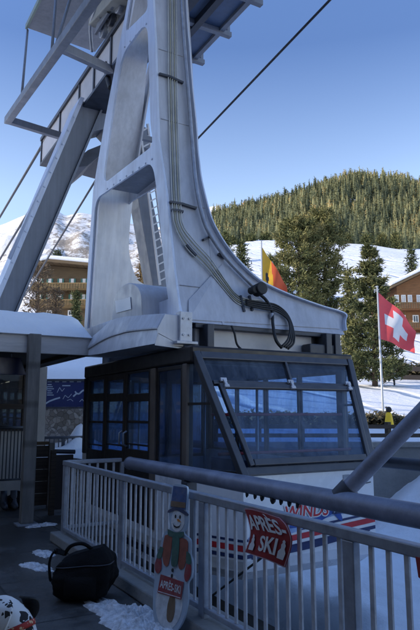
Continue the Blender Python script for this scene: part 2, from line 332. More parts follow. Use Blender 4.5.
def holed_plate(outer, holes, to3, thick):
    """flat plate with openings: outlines in 2-D, mapped to 3-D by to3(a,b,w)"""
    cu = bpy.data.curves.new('plate', 'CURVE'); cu.dimensions = '2D'; cu.fill_mode = 'BOTH'; cu.extrude = thick / 2
    for poly in [outer] + holes:
        sp = cu.splines.new('POLY'); sp.points.add(len(poly) - 1)
        for p, q in zip(sp.points, poly): p.co = (q[0], q[1], 0, 1)
        sp.use_cyclic_u = True
    o = bpy.data.objects.new('plate', cu); COL.objects.link(o); bpy.context.view_layer.update()
    me = bpy.data.meshes.new_from_object(o.evaluated_get(bpy.context.evaluated_depsgraph_get()))
    V = [to3(v.co.x, v.co.y, v.co.z) for v in me.vertices]; Fc = [tuple(p.vertices) for p in me.polygons]
    bpy.data.objects.remove(o); bpy.data.meshes.remove(me); bpy.data.curves.remove(cu)
    return MB().add(V, Fc)
def round_poly(P, r, n=5):
    P = [Vector(p) for p in P]; out = []; k = len(P)
    for i in range(k):
        a, b, c = P[i - 1], P[i], P[(i + 1) % k]
        l = min(r, (a - b).length * .45, (c - b).length * .45)
        p = b + (a - b).normalized() * l; q = b + (c - b).normalized() * l
        for j in range(n + 1):
            t = j / n; out.append(p * (1 - t) ** 2 + b * 2 * t * (1 - t) + q * t * t)
    return out

# ------------------------------------------------------------------ terrain
RP = [(13, .95), (14.6, 1.0), (20, 1.35), (24, 1.9), (30, 2.9), (34, 3.3), (40, 4.6), (60, 9.6), (90, 21.5), (140, 38), (195, 56)]
LP = [(13, 2.4), (14.6, 2.45), (20, 3.4), (40, 6.5), (60, 9.0), (100, 14), (195, 24), (420, 33), (700, 38), (1500, 60)]
def topz(t):
    x = 210 + 610 * t
    y = interp(x, [(60, 330), (95, 300), (120, 262), (140, 250), (180, 218), (210, 209), (250, 197), (300, 182), (340, 167), (360, 162), (400, 165), (420, 170), (520, 185), (700, 240)])
    return 1.75 + 420 * (412 - y) / 617 - 11.5
def gz(d, u):
    t = u / max(d, 1)
    w = sstep(-.19, -.02, t)
    r = interp(d, RP)
    if d > 195:
        r = lerp(56, max(topz(t), 57), sstep(195, 420, d) * .55 + .45 * min(1, (d - 195) / 225)) if d < 420 else max(topz(t), 57) - (d - 420) * .35
    z = lerp(interp(d, LP), r, w)
    if d > 16: z += noise.noise(Vector((u * .09, d * .09, 0))) * min(1.0, (d - 16) * .03)
    if d > 60: z += noise.noise(Vector((u * .02, d * .02, 5))) * 3 * sstep(60, 200, d)
    return z
ds = list(np.concatenate([[14.62, 15.4, 16.5], np.arange(18, 40, 1.5), np.arange(40, 100, 4), np.arange(100, 200, 7), np.arange(200, 480, 10), np.arange(480, 900, 40)]))
ts = np.arange(-1.1, 1.3, .02)
mb = MB(); V = [du(d, d * t, gz(d, d * t)) for d in ds for t in ts]; w = len(ts)
mb.add(V, [(j * w + i, j * w + i + 1, (j + 1) * w + i + 1, (j + 1) * w + i) for j in range(len(ds) - 1) for i in range(w - 1)])
tag(mb.build('snow_slope', SNOW_F, smooth=True, fixn=False), kind='structure')
mb = MB(); rr = [0.01, 6, 14, 30, 80, 200, 600, 1500, 5000]
V = [(r * math.cos(a), r * math.sin(a), -3.2 + (noise.noise(Vector((r * math.cos(a) * .1, r * math.sin(a) * .1, 1))) * .3 if r < 100 else 0)) for r in rr for a in np.arange(0, 2 * math.pi, math.pi / 24)]
mb.add(V, [(j * 48 + i, j * 48 + (i + 1) % 48, (j + 1) * 48 + (i + 1) % 48, (j + 1) * 48 + i) for j in range(len(rr) - 1) for i in range(48)])
tag(mb.build('valley_ground', SNOW_F, smooth=True, fixn=False), kind='structure')
# mountains
def mountain(name, mat, dist, sky, depth, x0, x1, rough, foot, seed, nd=60, tint_fn=None):
    mb = MB(); nu = 150
    for j in range(nd + 1):
        q = j / nd
        for i in range(nu + 1):
            x = lerp(x0, x1, i / nu); t = (x - 210) / 610.
            d = dist - depth * (1 - q); u = d * t
            top = 1.75 + dist * (412 - interp(x, sky)) / 617
            p = Vector((u / 220., d / 220., seed))
            f = noise.fractal(p, 1.0, 2.1, 7); rg = noise.ridged_multi_fractal(p * 1.6, 1.0, 2.2, 6, 1.0, 2.0)
            z = lerp(foot, top, q ** .85) + (f * .6 + (rg - 1.2) * .35) * rough * math.sin(math.pi * min(1, q * .97 + .03)) + f * rough * .12
            st = noise.fractal(p * 8, 1.0, 2.1, 6)
            mb.v.append(tuple(du(d, u, z))); mb.tint.append(.12 * st + (tint_fn(x, q) if tint_fn else 0))
    wd = nu + 1
    mb.v += [tuple(du(dist + 250, (dist + 250) * (lerp(x0, x1, i / nu) - 210) / 610., foot - 60)) for i in range(wd)]; mb.tint += [0.] * wd
    mb.f = [(j * wd + i, j * wd + i + 1, (j + 1) * wd + i + 1, (j + 1) * wd + i) for j in range(nd + 1) for i in range(nu)]; mb.mi = [0] * len(mb.f)
    return tag(mb.build(name, mat, smooth=True), kind='structure')
mountain('rocky_mountain', ROCK, 1400, [(-200, 250), (-60, 236), (0, 215), (22, 206), (50, 204), (60, 210), (75, 207), (100, 211), (140, 219), (180, 228), (230, 262)], 700, -220, 250, 60, 40, 3.3, 90,
         lambda x, q: .10 + .12 * sstep(5, 75, x) + .06 * (1 - q) - .25 * sstep(.95, 1.0, q) * (1 - sstep(60, 100, x)))
mountain('snow_peak', SNOW_F, 2600, [(120, 240), (170, 214), (200, 200), (216, 197), (228, 200), (242, 207), (300, 230), (420, 280)], 900, 100, 430, 40, 100, 9.1, 50)

# ------------------------------------------------------------------ trees
def conifer_low(mb, base, h, r, tint, seed):
    g = np.random.default_rng(seed); m = 84; b = np.array(base)
    t = g.random(m) ** .75 * .97 + .03; az = g.random(m) * 2 * math.pi                     # t: 0 tip .. 1 foot
    wav = 1 + .22 * np.sin(t * 26 + g.random() * 6) + .18 * np.sin(az * 3 + g.random() * 6)
    rad = r * t ** .8 * wav * g.uniform(.55, 1.05, m); z = h * (1 - t * .96)
    lean = g.normal(0, .012, 2) * h
    dx, dy = np.cos(az), np.sin(az); c = np.stack([dx * rad + lean[0] * (1 - t), dy * rad + lean[1] * (1 - t), z], 1) + b
    ln = h * g.uniform(.05, .10, m) * (.5 + .6 * t); up = g.uniform(-.9, .5, m) + (1 - t) * .9
    o = np.stack([dx * ln, dy * ln, up * ln], 1); sd = np.stack([-dy, dx, g.normal(0, .5, m)], 1) * (ln * g.uniform(.28, .48, m))[:, None]
    P = np.empty((m, 3, 3)); P[:, 0] = c - sd; P[:, 1] = c + sd; P[:, 2] = c + o
    n0 = len(mb.v); mb.v += [tuple(v) for v in P.reshape(-1, 3)]; mb.f += [(n0 + 3 * i, n0 + 3 * i + 1, n0 + 3 * i + 2) for i in range(m)]; mb.mi += [0] * m
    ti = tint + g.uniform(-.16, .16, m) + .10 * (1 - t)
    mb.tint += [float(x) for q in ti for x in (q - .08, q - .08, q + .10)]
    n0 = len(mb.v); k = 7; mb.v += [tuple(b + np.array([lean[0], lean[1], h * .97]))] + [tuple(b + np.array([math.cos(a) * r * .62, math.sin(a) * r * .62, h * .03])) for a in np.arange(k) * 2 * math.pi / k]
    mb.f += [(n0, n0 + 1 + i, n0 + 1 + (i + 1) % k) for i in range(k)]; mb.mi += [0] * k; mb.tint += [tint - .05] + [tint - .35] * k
mb = MB(); cnt = 0; pts = set()
for k in range(14000):
    d = 198 + 250 * random.random() ** 1.1; t = random.uniform(-.2, .46); u = d * t
    if t < -.09 and random.random() < .3: continue
    # a bare clearing line on the right shoulder
    if abs((t - .305) - (d - 400) * .0006) < .006 and d > 330: continue
    key = (int(u / 2.6), int(d / 4.0))
    if key in pts: continue
    pts.add(key)
    h = random.choice((random.uniform(5, 9), random.uniform(8, 12), random.uniform(9, 14), random.uniform(10, 15))) * (.62 + .38 * sstep(195, 240, d)); nz = noise.noise(Vector((u * .03, d * .03, 2)))
    tint = .44 + nz * .45 + random.uniform(-.32, .32)
    if nz < -.42 and random.random() < .7: continue
    if random.random() < .012: tint = .98
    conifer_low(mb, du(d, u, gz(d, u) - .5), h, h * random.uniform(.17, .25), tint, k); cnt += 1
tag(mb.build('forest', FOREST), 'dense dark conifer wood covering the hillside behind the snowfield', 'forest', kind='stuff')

def crown_tree(name, label, d, px, ytop, wpx, mat, prof, n, sz, trunk_r=.16, base=None, tint0=.45, group=None, seed=1, droop=.15, start=.08, lay=None, trunk_mat=BARK, limbs=True):
    rd = np.random.default_rng(seed); t = (px - 210) / 610.; u = d * t; zb = gz(d, u) if base is None else base
    ztop = EYE + d * (412 - ytop) / 617.; h = ztop - zb; rad = wpx / 2 * d / 617.
    o = thing(name, du(d, u, zb - .1), label, 'tree', group); b = du(d, u, zb)
    mb = MB(); mb.tube([b - Vector((0, 0, .4)), b + Vector((.02 * h, 0, h * .5)), b + Vector((0, 0, h * .96))], [trunk_r, trunk_r * .62, trunk_r * .12], 8)
    # whorls of limbs carry the needle clumps
    nw = lay or max(17, int(h * 1.6)); tri = []; tt = []; per_w = max(20, n // nw)
    for k in range(nw):
        s0 = start + (1 - start) * (k + rd.uniform(.1, .6)) / nw; nl = int(rd.integers(5, 8)); az0 = rd.uniform(0, 6.3); Lw = max(.12 * rad, rad * prof(s0))
        for j in range(nl):
            s = min(.985, s0 + rd.uniform(-.012, .012)); az = az0 + 2 * math.pi * (j + rd.uniform(-.3, .3)) / nl
            L = Lw * rd.uniform(.62, 1.18); up = rd.uniform(.05, .30) * (1 if droop > 0 else 1.6)
            dirv = Vector((math.cos(az), math.sin(az), 0)); sv_ = Vector((-dirv.y, dirv.x, 0)); root = b + Vector((0, 0, h * s)); bt = rd.uniform(-.15, .15)
            curve = lambda f: root + dirv * (L * f) + Vector((0, 0, L * (-droop * 1.6 * f * (1.5 - f) + up * f * f)))
            if limbs and L > .2: mb.tube([root, curve(.5), curve(.9)], [trunk_r * .30 * (1 - s * .7), trunk_r * .16 * (1 - s * .7), .008], 5)
            for q in range(max(3, int(per_w / nl * (.45 + .55 * L / max(.01, rad)) ))):
                f = .12 + .88 * rd.random() ** .62; wd_ = L * .30 * math.sin(math.pi * min(1, .15 + f * .85)) ** .7
                c = curve(f) + sv_ * rd.normal(0, .55) * wd_ + Vector((0, 0, rd.normal(0, .10) * wd_ * 1.6 - .04 * L))
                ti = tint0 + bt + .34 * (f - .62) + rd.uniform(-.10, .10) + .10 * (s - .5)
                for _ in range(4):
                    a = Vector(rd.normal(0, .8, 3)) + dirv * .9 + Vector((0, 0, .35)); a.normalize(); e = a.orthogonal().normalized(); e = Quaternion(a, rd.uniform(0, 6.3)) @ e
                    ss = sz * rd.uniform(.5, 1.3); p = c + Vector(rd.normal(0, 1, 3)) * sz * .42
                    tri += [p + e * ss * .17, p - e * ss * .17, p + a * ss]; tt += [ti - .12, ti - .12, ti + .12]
    mb.build('trunk', trunk_mat, o, smooth=True)
    cm = MB(); cm.v = [tuple(v) for v in tri]; cm.f = [(i, i + 1, i + 2) for i in range(0, len(tri), 3)]; cm.mi = [0] * len(cm.f); cm.tint = [float(x) for x in tt]
    cm.build('crown', mat, o); return o
cone = lambda s: (1 - s) ** .75 * (1 if s > .1 else .8)
bushy = lambda s: (max(0, 1 - (abs(s - .38) / .66) ** 2.3)) ** .6
round_ = lambda s: max(0, 1 - ((s - .55) / .5) ** 2) ** .5
G = 'pines between the snowfield and the flagpoles'
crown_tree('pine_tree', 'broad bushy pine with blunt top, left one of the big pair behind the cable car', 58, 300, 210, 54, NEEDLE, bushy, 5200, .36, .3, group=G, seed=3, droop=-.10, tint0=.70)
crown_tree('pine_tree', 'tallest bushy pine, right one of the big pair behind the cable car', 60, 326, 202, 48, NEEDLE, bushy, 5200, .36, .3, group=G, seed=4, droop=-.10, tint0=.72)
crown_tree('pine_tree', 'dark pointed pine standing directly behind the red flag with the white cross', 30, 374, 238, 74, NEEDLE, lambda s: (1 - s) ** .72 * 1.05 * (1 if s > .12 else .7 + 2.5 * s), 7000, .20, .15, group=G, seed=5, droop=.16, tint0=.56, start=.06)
crown_tree('pine_tree', 'smaller yellow green pine just left of the flagpole pine', 36, 352, 266, 30, NEEDLE, cone, 1300, .3, .12, group=G, seed=6, tint0=.68)
crown_tree('spruce_tree', 'thin spiky spruce cut by the right edge above the orange chalet', 72, 417, 243, 20, NEEDLE, cone, 500, .45, .14, group=G, seed=7, tint0=.36, droop=.35)
crown_tree('spruce_tree', 'small dark spruce showing over the curved edge of the hanger', 78, 242, 236, 24, NEEDLE, cone, 900, .5, .14, group=G, seed=8, tint0=.42)
crown_tree('spruce_tree', 'low rounded spruce between the yellow flag and the big pines', 74, 276, 250, 26, NEEDLE, bushy, 800, .5, .14, group=G, seed=9, tint0=.5)
crown_tree('spruce_tree', 'short spruce at the foot of the forest, left end of the snowfield', 120, 226, 226, 16, NEEDLE, cone, 400, .7, .14, group=G, seed=10, tint0=.5)
G2 = 'trees around the left chalet'
crown_tree('bare_tree', 'leafless brown tree in front of the left end of the chalet', 44, 34, 262, 34, TWIG, round_, 700, .20, .12, group=G2, seed=11, tint0=.55, droop=-.5, start=.25)
crown_tree('bare_tree', 'low leafless brown tree at the middle of the left chalet front', 42, 53, 288, 18, TWIG, round_, 360, .2, .10, group=G2, seed=12, tint0=.5, droop=-.5, start=.2)
crown_tree('spruce_tree', 'little green spruce by the right corner of the left chalet', 36, 74, 290, 10, NEEDLE, cone, 420, .24, .08, group=G2, seed=13, tint0=.5)
crown_tree('spruce_tree', 'dark round topped spruce rising behind the left chalet roof', 62, 53, 244, 15, NEEDLE, bushy, 500, .4, .14, group=G2, seed=14, tint0=.3)
crown_tree('larch_tree', 'golden brown larch seen through the arch of the hanger', 80, 144, 226, 26, LARCH, cone, 1200, .55, .2, group='larches beyond the hanger', seed=15, tint0=.5)
crown_tree('larch_tree', 'shorter brown larch beside the ladder, seen through the hanger arch', 74, 158, 246, 22, LARCH, cone, 800, .5, .2, group='larches beyond the hanger', seed=16, tint0=.42)
for k, (px, d) in enumerate([(206, 185), (232, 178), (252, 185), (268, 186), (335, 188), (352, 190), (372, 188), (388, 191), (402, 189)]):
    lab = ['bushy young conifer peeping past the curved hanger edge', 'young conifer just right of the white peak at the forest foot', 'young conifer at the forest foot above the yellow flag', 'young conifer at the forest foot right of the yellow flag', 'first young conifer on the snowfield edge right of the tall pair', 'pale young conifer on the snowfield edge, second right of the tall pair', 'young conifer at the snowfield edge over the flagpole pine', 'slim young conifer on the snowfield edge right of the flagpole pine', 'young conifer on the snowfield edge over the orange chalet'][k]
    yt = interp(d * 1.0, [(170, 232), (195, 232)]) - random.uniform(0, 5) + (4 if px < 240 else 0)
    crown_tree('young_conifer', lab, d, px, yt, random.uniform(9, 13), NEEDLE, cone, 220, 1.1, .2, group='young conifers at the forest foot', seed=30 + k, tint0=random.uniform(.45, .7), limbs=False)
def hedge(name, label, cat, d, x0, x1, ht, dep, n, sz, mat, seed, zoff=0.):
    rd = np.random.default_rng(seed); mb = MB(); tri = []; tt = []
    for k in range(n):
        x = rd.uniform(x0, x1); u = d * (x - 210) / 610.; dd = d + rd.uniform(-dep, dep); q = rd.random() ** .7
        hh = ht * (.75 + .35 * noise.noise(Vector((u * .8, seed, 0))) + .1 * rd.random()) * math.sqrt(max(0, 1 - (abs(x - (x0 + x1) / 2) / ((x1 - x0) / 2)) ** 6))
        c = du(dd, u, gz(d, u) + zoff + hh * q)
        for _ in range(3):
            a = Vector(rd.normal(0, 1, 3)).normalized(); e = a.orthogonal().normalized(); p = c + Vector(rd.normal(0, 1, 3)) * sz * .5; ss = sz * rd.uniform(.6, 1.3)
            tri += [p + e * ss * .3, p - e * ss * .3, p + a * ss]; ti = .35 + .35 * q + rd.uniform(-.2, .2); tt += [ti] * 3
    mb.v = [tuple(v) for v in tri]; mb.f = [(i, i + 1, i + 2) for i in range(0, len(tri), 3)]; mb.mi = [0] * len(mb.f); mb.tint = [float(x) for x in tt]
    return tag(mb.build(name, mat), label, cat)
hedge('hedge', 'dry brown clipped hedge along the upper road fence at right', 'hedge', 36, 388, 470, .85, .5, 1500, .22, HEDGE, 2)
hedge('shrub', 'low dark shrub row on the snow behind the flagpole foot', 'shrub', 19.6, 215, 412, .36, .35, 3200, .14, HEDGE, 5, -.02)

# ------------------------------------------------------------------ chalets
BALC = wood_mat('honey_balcony_timber', (.26, .17, .07))
def chalet(name, label, d, xl, xr, xridge, yeave, yridge, ybot, depth, wall, label_rows, rot=0.):
    ul, ur, um = [d * (x - 210) / 610. for x in (xl, xr, xridge)]; zz = lambda y: EYE + d * (412 - y) / 617.
    ze, zr, zb = zz(yeave), zz(yridge), zz(ybot) - 2
    o = thing(name, du(d, um, zb), label, 'chalet'); ov = .9
    P = lambda u, dd, z: du(d + dd, u, z)
    inl, inr = ul + ov, ur - ov
    zl = lerp(ze, zr, ov / (um - ul)) ; zrr = lerp(ze, zr, ov / (ur - um))
    mb = MB(); mb.prism([P(inl, .0, zb), P(inr, .0, zb), P(inr, 0, zrr - .25), P(um, 0, zr - .25), P(inl, 0, zl - .25)], du(depth, 0)); mb.build('wall', wall, o)
    th = .22
    rf = MB()
    for a, b in (((ul, ze), (um, zr)), ((um, zr), (ur, ze))):
        rf.hexa([P(a[0], -1.3, a[1] - th), P(b[0], -1.3, b[1] - th), P(b[0], depth + .8, b[1] - th), P(a[0], depth + .8, a[1] - th)], [P(a[0], -1.3, a[1]), P(b[0], -1.3, b[1]), P(b[0], depth + .8, b[1]), P(a[0], depth + .8, a[1])])
    r = rf.build('roof', WOOD, o)
    sn = MB()
    for a, b in (((ul - .05, ze), (um, zr)), ((um, zr), (ur + .05, ze))):
        sn.hexa([P(a[0], -1.35, a[1] + .01), P(b[0], -1.35, b[1] + .01), P(b[0], depth + .8, b[1] + .01), P(a[0], depth + .8, a[1] + .01)], [P(a[0], -1.38, a[1] + .34), P(b[0], -1.38, b[1] + .38), P(b[0], depth + .8, b[1] + .4), P(a[0], depth + .8, a[1] + .34)])
    sn.build('roof_snow', SNOW, r, bevel=.1)
    for row in label_rows:
        kind, y0, y1, xs = row; z0, z1 = zz(y1), zz(y0)
        if kind == 'balcony':
            u0, u1 = [d * (x - 210) / 610. for x in xs]
            mb = MB(); mb.hexa([P(u0, -1.1, z0), P(u1, -1.1, z0), P(u1, -1.02, z0), P(u0, -1.02, z0)], [P(u0, -1.1, z1), P(u1, -1.1, z1), P(u1, -1.02, z1), P(u0, -1.02, z1)])
            mb.hexa([P(u0, -1.0, z0 - .1), P(u1, -1.0, z0 - .1), P(u1, -.01, z0 - .1), P(u0, -.01, z0 - .1)], [P(u0, -1.0, z0 + .05), P(u1, -1.0, z0 + .05), P(u1, -.01, z0 + .05), P(u0, -.01, z0 + .05)])
            bb = mb.build('balcony', BALC if wall is WOOD else WOOD_O, o)
            m2 = MB(); m2.hexa([P(u0, -1.14, z1), P(u1, -1.14, z1), P(u1, -.98, z1), P(u0, -.98, z1)], [P(u0, -1.14, z1 + .08), P(u1, -1.14, z1 + .08), P(u1, -.98, z1 + .08), P(u0, -.98, z1 + .08)])
            nn = int((u1 - u0) / .22)
            for i in range(nn + 1):
                u = lerp(u0 + .03, u1 - .03, i / nn); m2.beam(P(u, -1.13, z0), P(u, -1.13, z1), .09, .03)
            m2.build('balustrade', BALC if wall is WOOD else WOOD, bb)
        else:
            for (x0, x1) in xs:
                u0, u1 = d * (x0 - 210) / 610., d * (x1 - 210) / 610.
                def quad(u0, u1, z0, z1, a, b): return [P(u0, a, z0), P(u1, a, z0), P(u1, a, z1), P(u0, a, z1)], [P(u0, b, z0), P(u1, b, z0), P(u1, b, z1), P(u0, b, z1)]
                fr = MB(); wd = .09
                for q in ((u0, u1, z1 - wd, z1), (u0, u1, z0, z0 + wd), (u0, u0 + wd, z0 + wd, z1 - wd), (u1 - wd, u1, z0 + wd, z1 - wd), ((u0 + u1) / 2 - .03, (u0 + u1) / 2 + .03, z0 + wd, z1 - wd)): fr.hexa(*quad(*q, -.07, -.004))
                w_ = fr.build('window', WHITE, o)
                m2 = MB(); m2.hexa(*quad(u0 + wd, u1 - wd, z0 + wd, z1 - wd, -.03, -.006)); m2.build('pane', CURT if kind == 'pale' else PANE, w_)
                if kind == 'shutter':
                    sw = (u1 - u0) * .5
                    for s0, s1 in ((u0 - sw - .02, u0 - .02), (u1 + .02, u1 + sw + .02)):
                        m3 = MB(); m3.hexa(*quad(s0, s1, z0, z1, -.06, -.008)); m3.build('shutter', SHUT, w_)
    ch = MB(); uc = lerp(um, ur, .35); c = P(uc, depth * .5, zr - .6)
    ch.box(c + Vector((-.4, -.4, 0)), c + Vector((.4, .4, 1.6))); ch.build('chimney', CONC, r)
    return o
chalet('chalet', 'brown timber chalet with long balconies, green shutters and snowy roof behind the left trees', 50, 24, 118, 48, 266, 259, 318, 9, WOOD,
       [('shutter', 276, 282.5, [(35, 38), (45, 48), (56, 59), (68, 71), (80, 83)]), ('balcony', 284, 289, (31, 108)), ('shutter', 292.5, 299, [(35, 38), (45, 48), (56, 59), (68, 71), (80, 83)]), ('balcony', 301, 306, (31, 108)), ('plain', 309, 315, [(44, 50), (66, 72)])])
chalet('chalet', 'orange timber chalet with snow covered gable roof at the right edge', 58, 391, 490, 440, 286, 262, 333, 10, WOOD_O,
       [('pale', 293, 302, [(397.5, 402), (404.5, 409), (411, 415.5), (420, 425), (432, 438)]), ('balcony', 303.5, 309, (395, 480)), ('plain', 314, 322, [(402, 408), (415, 421), (440, 446)]), ('balcony', 324, 329, (395, 480))])
# ------------------------------------------------------------------ walls and snow beside the dock
o = thing('retaining_wall', du(14.5, 6, -3), 'grey concrete retaining wall below the road, right of the cabin', 'wall')
MB().hexa([du(14.3, -.2, -3.2), du(14.3, 16, -3.2), du(14.6, 16, -3.2), du(14.6, -.2, -3.2)], [du(14.3, -.2, .95), du(14.3, 16, .95), du(14.6, 16, .95), du(14.6, -.2, .95)]).build('wall_face', CONC, o)
MB().hexa([du(14.22, -.2, .952), du(14.22, 16, .952), du(14.66, 16, .952), du(14.66, -.2, .952)], [du(14.22, -.2, 1.06), du(14.22, 16, 1.06), du(14.66, 16, 1.06), du(14.66, -.2, 1.06)]).build('coping', CONC, o, bevel=.01)
o = thing('stone_wall', du(14.5, -3, -3), 'rubble stone wall behind the blue map board', 'wall')
MB().hexa([du(14.3, -9, -3.2), du(14.3, -.22, -3.2), du(14.6, -.22, -3.2), du(14.6, -9, -3.2)], [du(14.3, -9, 2.45), du(14.3, -.22, 2.45), du(14.6, -.22, 2.45), du(14.6, -9, 2.45)]).build('wall_face', STONE, o)
mb = MB()
mb.grid(lambda a, b: du(14.2 + b * 3.5, -9 + a * 8.7, 2.46 + .1 * min(1, b * 8) + b * 1.1 + .07 * noise.noise(Vector((a * 12, b * 4, 3)))), 40, 14)
tag(mb.build('snow_bank', SNOW, smooth=True), kind='structure')
# snow between the dock and the retaining wall
def bank(a, b):
    X = lerp(2.56, 18, a); Y = lerp(-6, 15, b)
    d = X * SY + Y * CY; u = X * CY - Y * SY
    z = -.8 + 2.1 * sstep(2.8, 6.6, u) - 1.2 * sstep(2.9, 3.6, X) * (1 - sstep(5.2, 6.2, X)) * sstep(5.6, 7, Y)
    z += .14 * noise.noise(Vector((X * .9, Y * .9, 4))) + .05 * noise.noise(Vector((X * 3, Y * 3, 4))) + .03 * noise.noise(Vector((X * 7, Y * 7, 4)))
    if d > 14.25: z = min(z, .6)
    return Vector((X, Y, z))
mb = MB(); mb.grid(bank, 180, 220)
tag(mb.build('snow_bank', SNOW, smooth=True), kind='structure')
mb = MB(); mb.box((2.53, 3.6, -3.1), (4.35, 13.2, -.70)); tag(mb.build('berth_floor', M('dark_concrete', (.07, .065, .06), .9, 0, .3, 1.5, .4, 20)), kind='structure')  # dark slab laid under the left part of the cabin
# timber rail along the top of the retaining wall
def rail_fence(name, label, d, x0, x1, z0, h, nrail, step, mat, rail_h, rail_t=.05, group=None):
    u0, u1 = d * (x0 - 210) / 610., d * (x1 - 210) / 610.; n = max(1, int(round((u1 - u0) / step)))
    gg = (lambda u: z0) if z0 is not None else (lambda u: gz(d, u))
    o = thing(name, du(d, u0, gg(u0)), label, 'fence', group)
    for i in range(n + 1):
        u = lerp(u0, u1, i / n); MB().beam(du(d, u, gg(u) - .05), du(d, u, gg(u) + h + .06), .11, .11).build('post', mat, o, bevel=.008)
    for k in range(nrail):
        mb = MB(); zz = h * (k + 1) / nrail - rail_h / 2
        for i in range(n):
            ua, ub = lerp(u0, u1, i / n), lerp(u0, u1, (i + 1) / n); mb.beam(du(d - .085, ua, gg(ua) + zz), du(d - .085, ub, gg(ub) + zz), rail_t, rail_h)
        mb.build('rail', mat, o)
    return o
rail_fence('wooden_fence', 'dark timber rail fence standing on the concrete retaining wall', 14.45, 215, 470, 1.06, .40, 2, 1.0, WOOD_D, .09)
rail_fence('wooden_fence', 'dark timber rail fence along the upper road below the dry hedge', 34, 384, 480, None, .95, 2, 2.2, WOOD_D, .26)

# ------------------------------------------------------------------ flags, pole signs
def flag(o, corners, n, colfn, mats, amp, name='flag', sag=(0, 0), ax=None):
    """cloth grid from four world corners (top-left, top-right, bottom-right, bottom-left) with folds"""
    TL, TR, BR, BL = [Vector(c) for c in corners]; nrm = (TR - TL).cross(BL - TL).normalized()
    mb = MB()
    def fn(a, b):
        p = TL * (1 - a) * (1 - b) + TR * a * (1 - b) + BR * a * b + BL * (1 - a) * b
        p = p + nrm * (amp * a ** .7 * math.sin(a * 8.5 + b * 2.4) + amp * .4 * a * math.sin(b * 7 + a * 4)) + Vector((0, 0, sag[0] * math.sin(math.pi * a) * (1 - b) + sag[1] * math.sin(math.pi * a) * b))
        return p
    mb.grid(fn, n, n)
    mb.mi = [colfn((i + .5) / n, (j + .5) / n) for j in range(n) for i in range(n)]
    return mb.build(name, mats, o, smooth=True, fixn=False)
d = 20.; u = d * (381 - 210) / 610.; zg = gz(d, u)
ftop = pt(377.5, 291, D=d)
pb = Vector((du(d, u).x, du(d, u).y, zg))
pole_top = ftop + Vector((0, 0, .12))
o = thing('flagpole', pb, 'slim grey flagpole on the snow carrying the red flag with a white cross', 'flagpole')
mb = MB(); mb.tube([pb - Vector((0, 0, .2)), pb + Vector((0, 0, .02)), pole_top], [.045, .042, .026], 12); mb.build('pole', POLE, o, smooth=True)
mb = MB(); mb.tube([pole_top + Vector((0, 0, .002)), pole_top + Vector((0, 0, .03)), pole_top + Vector((0, 0, .06))], [.03, .042, .012], 12); mb.build('finial', POLE, o, smooth=True)
fo = thing('swiss_flag', ftop, 'red flag with a white cross hanging in a slant from the slim pole', 'flag')
def sw(a, b):
    i, j = a * 32, b * 32
    return 1 if (5 <= i < 27 and 12 <= j < 20) or (5 <= j < 27 and 12 <= i < 20) else 0
c = [pt(378.4, 292.5, D=d - .02), pt(417, 331, D=d + .25), pt(412, 354, D=d + .35), pt(380.8, 339, D=d - .02)]
flag(fo, c, 32, sw, [FLAGR, FLAGW], .13, 'cloth', (.10, .05))
fd = 22.; fx = 261.5
ft = pt(fx, 246, D=fd); fg = Vector((ft.x, ft.y, gz(fd, fd * (fx - 210) / 610.)))
o = thing('flagpole', fg, 'flagpole half hidden behind the hanger with the yellow and red flag', 'flagpole')
MB().tube([fg - Vector((0, 0, .2)), ft + Vector((0, 0, .2))], [.04, .025], 10).build('pole', POLE, o, smooth=True)
fo = thing('banner_flag', ft, 'limp yellow and red flag behind the curved hanger foot', 'flag')
def yr(a, b):
    if (a - .18) ** 2 * 9 + (b - .52) ** 2 * 3 < .035: return 2
    return 1 if a > .36 + .1 * b else 0
flag(fo, [pt(262, 247, D=fd), pt(287, 286, D=fd + .1), pt(289, 312, D=fd + .2), pt(263, 298, D=fd)], 32, yr, [M('orange_yellow_cloth', (.72, .40, .03), .75, 0, .12, 4), M('orange_red_cloth', (.62, .10, .035), .8, 0, .12, 4), DARKP], .10, 'cloth', (.02, .0))
d = 31.; u = d * (393.5 - 210) / 610.; z0 = gz(d, u); b = du(d, u, z0)
o = thing('sign_post', b, 'thin dark post with a small pale notice beside the flag', 'sign')
MB().tube([b - Vector((0, 0, .1)), Vector((b.x, b.y, EYE + d * (412 - 338) / 617.))], .045, 8).build('post', STEEL_D, o, smooth=True)
a = pt(394.2, 372.5, D=d - .08); c2 = pt(401.5, 379.5, D=d - .08)
MB().hexa([a, Vector((c2.x, c2.y, a.z)), c2, Vector((a.x, a.y, c2.z))], [v + du(.03, 0) for v in (a, Vector((c2.x, c2.y, a.z)), c2, Vector((a.x, a.y, c2.z)))]).build('notice_board', WHITE, o)
# yellow padded marker beside the flagpole
d = 18.8; u = d * (386.5 - 210) / 610.; b = du(d, u, gz(d, u) - .03)
o = thing('padded_marker', b, 'small bright yellow padded marker with dark cap beside the flagpole foot', 'marker')
mb = MB(); mb.tube([b + Vector((0, 0, z)) for z in (0, .02, .2, .38, .47, .5)], [.14, .15, .13, .10, .08, .03], 14); mb.build('padding', YELLOW, o, smooth=True)
mb = MB(); mb.tube([b + Vector((.01, 0, z)) for z in (.49, .52, .58, .64, .66)], [.05, .085, .09, .06, .02], 12); mb.build('cap', BLACK, o, smooth=True)

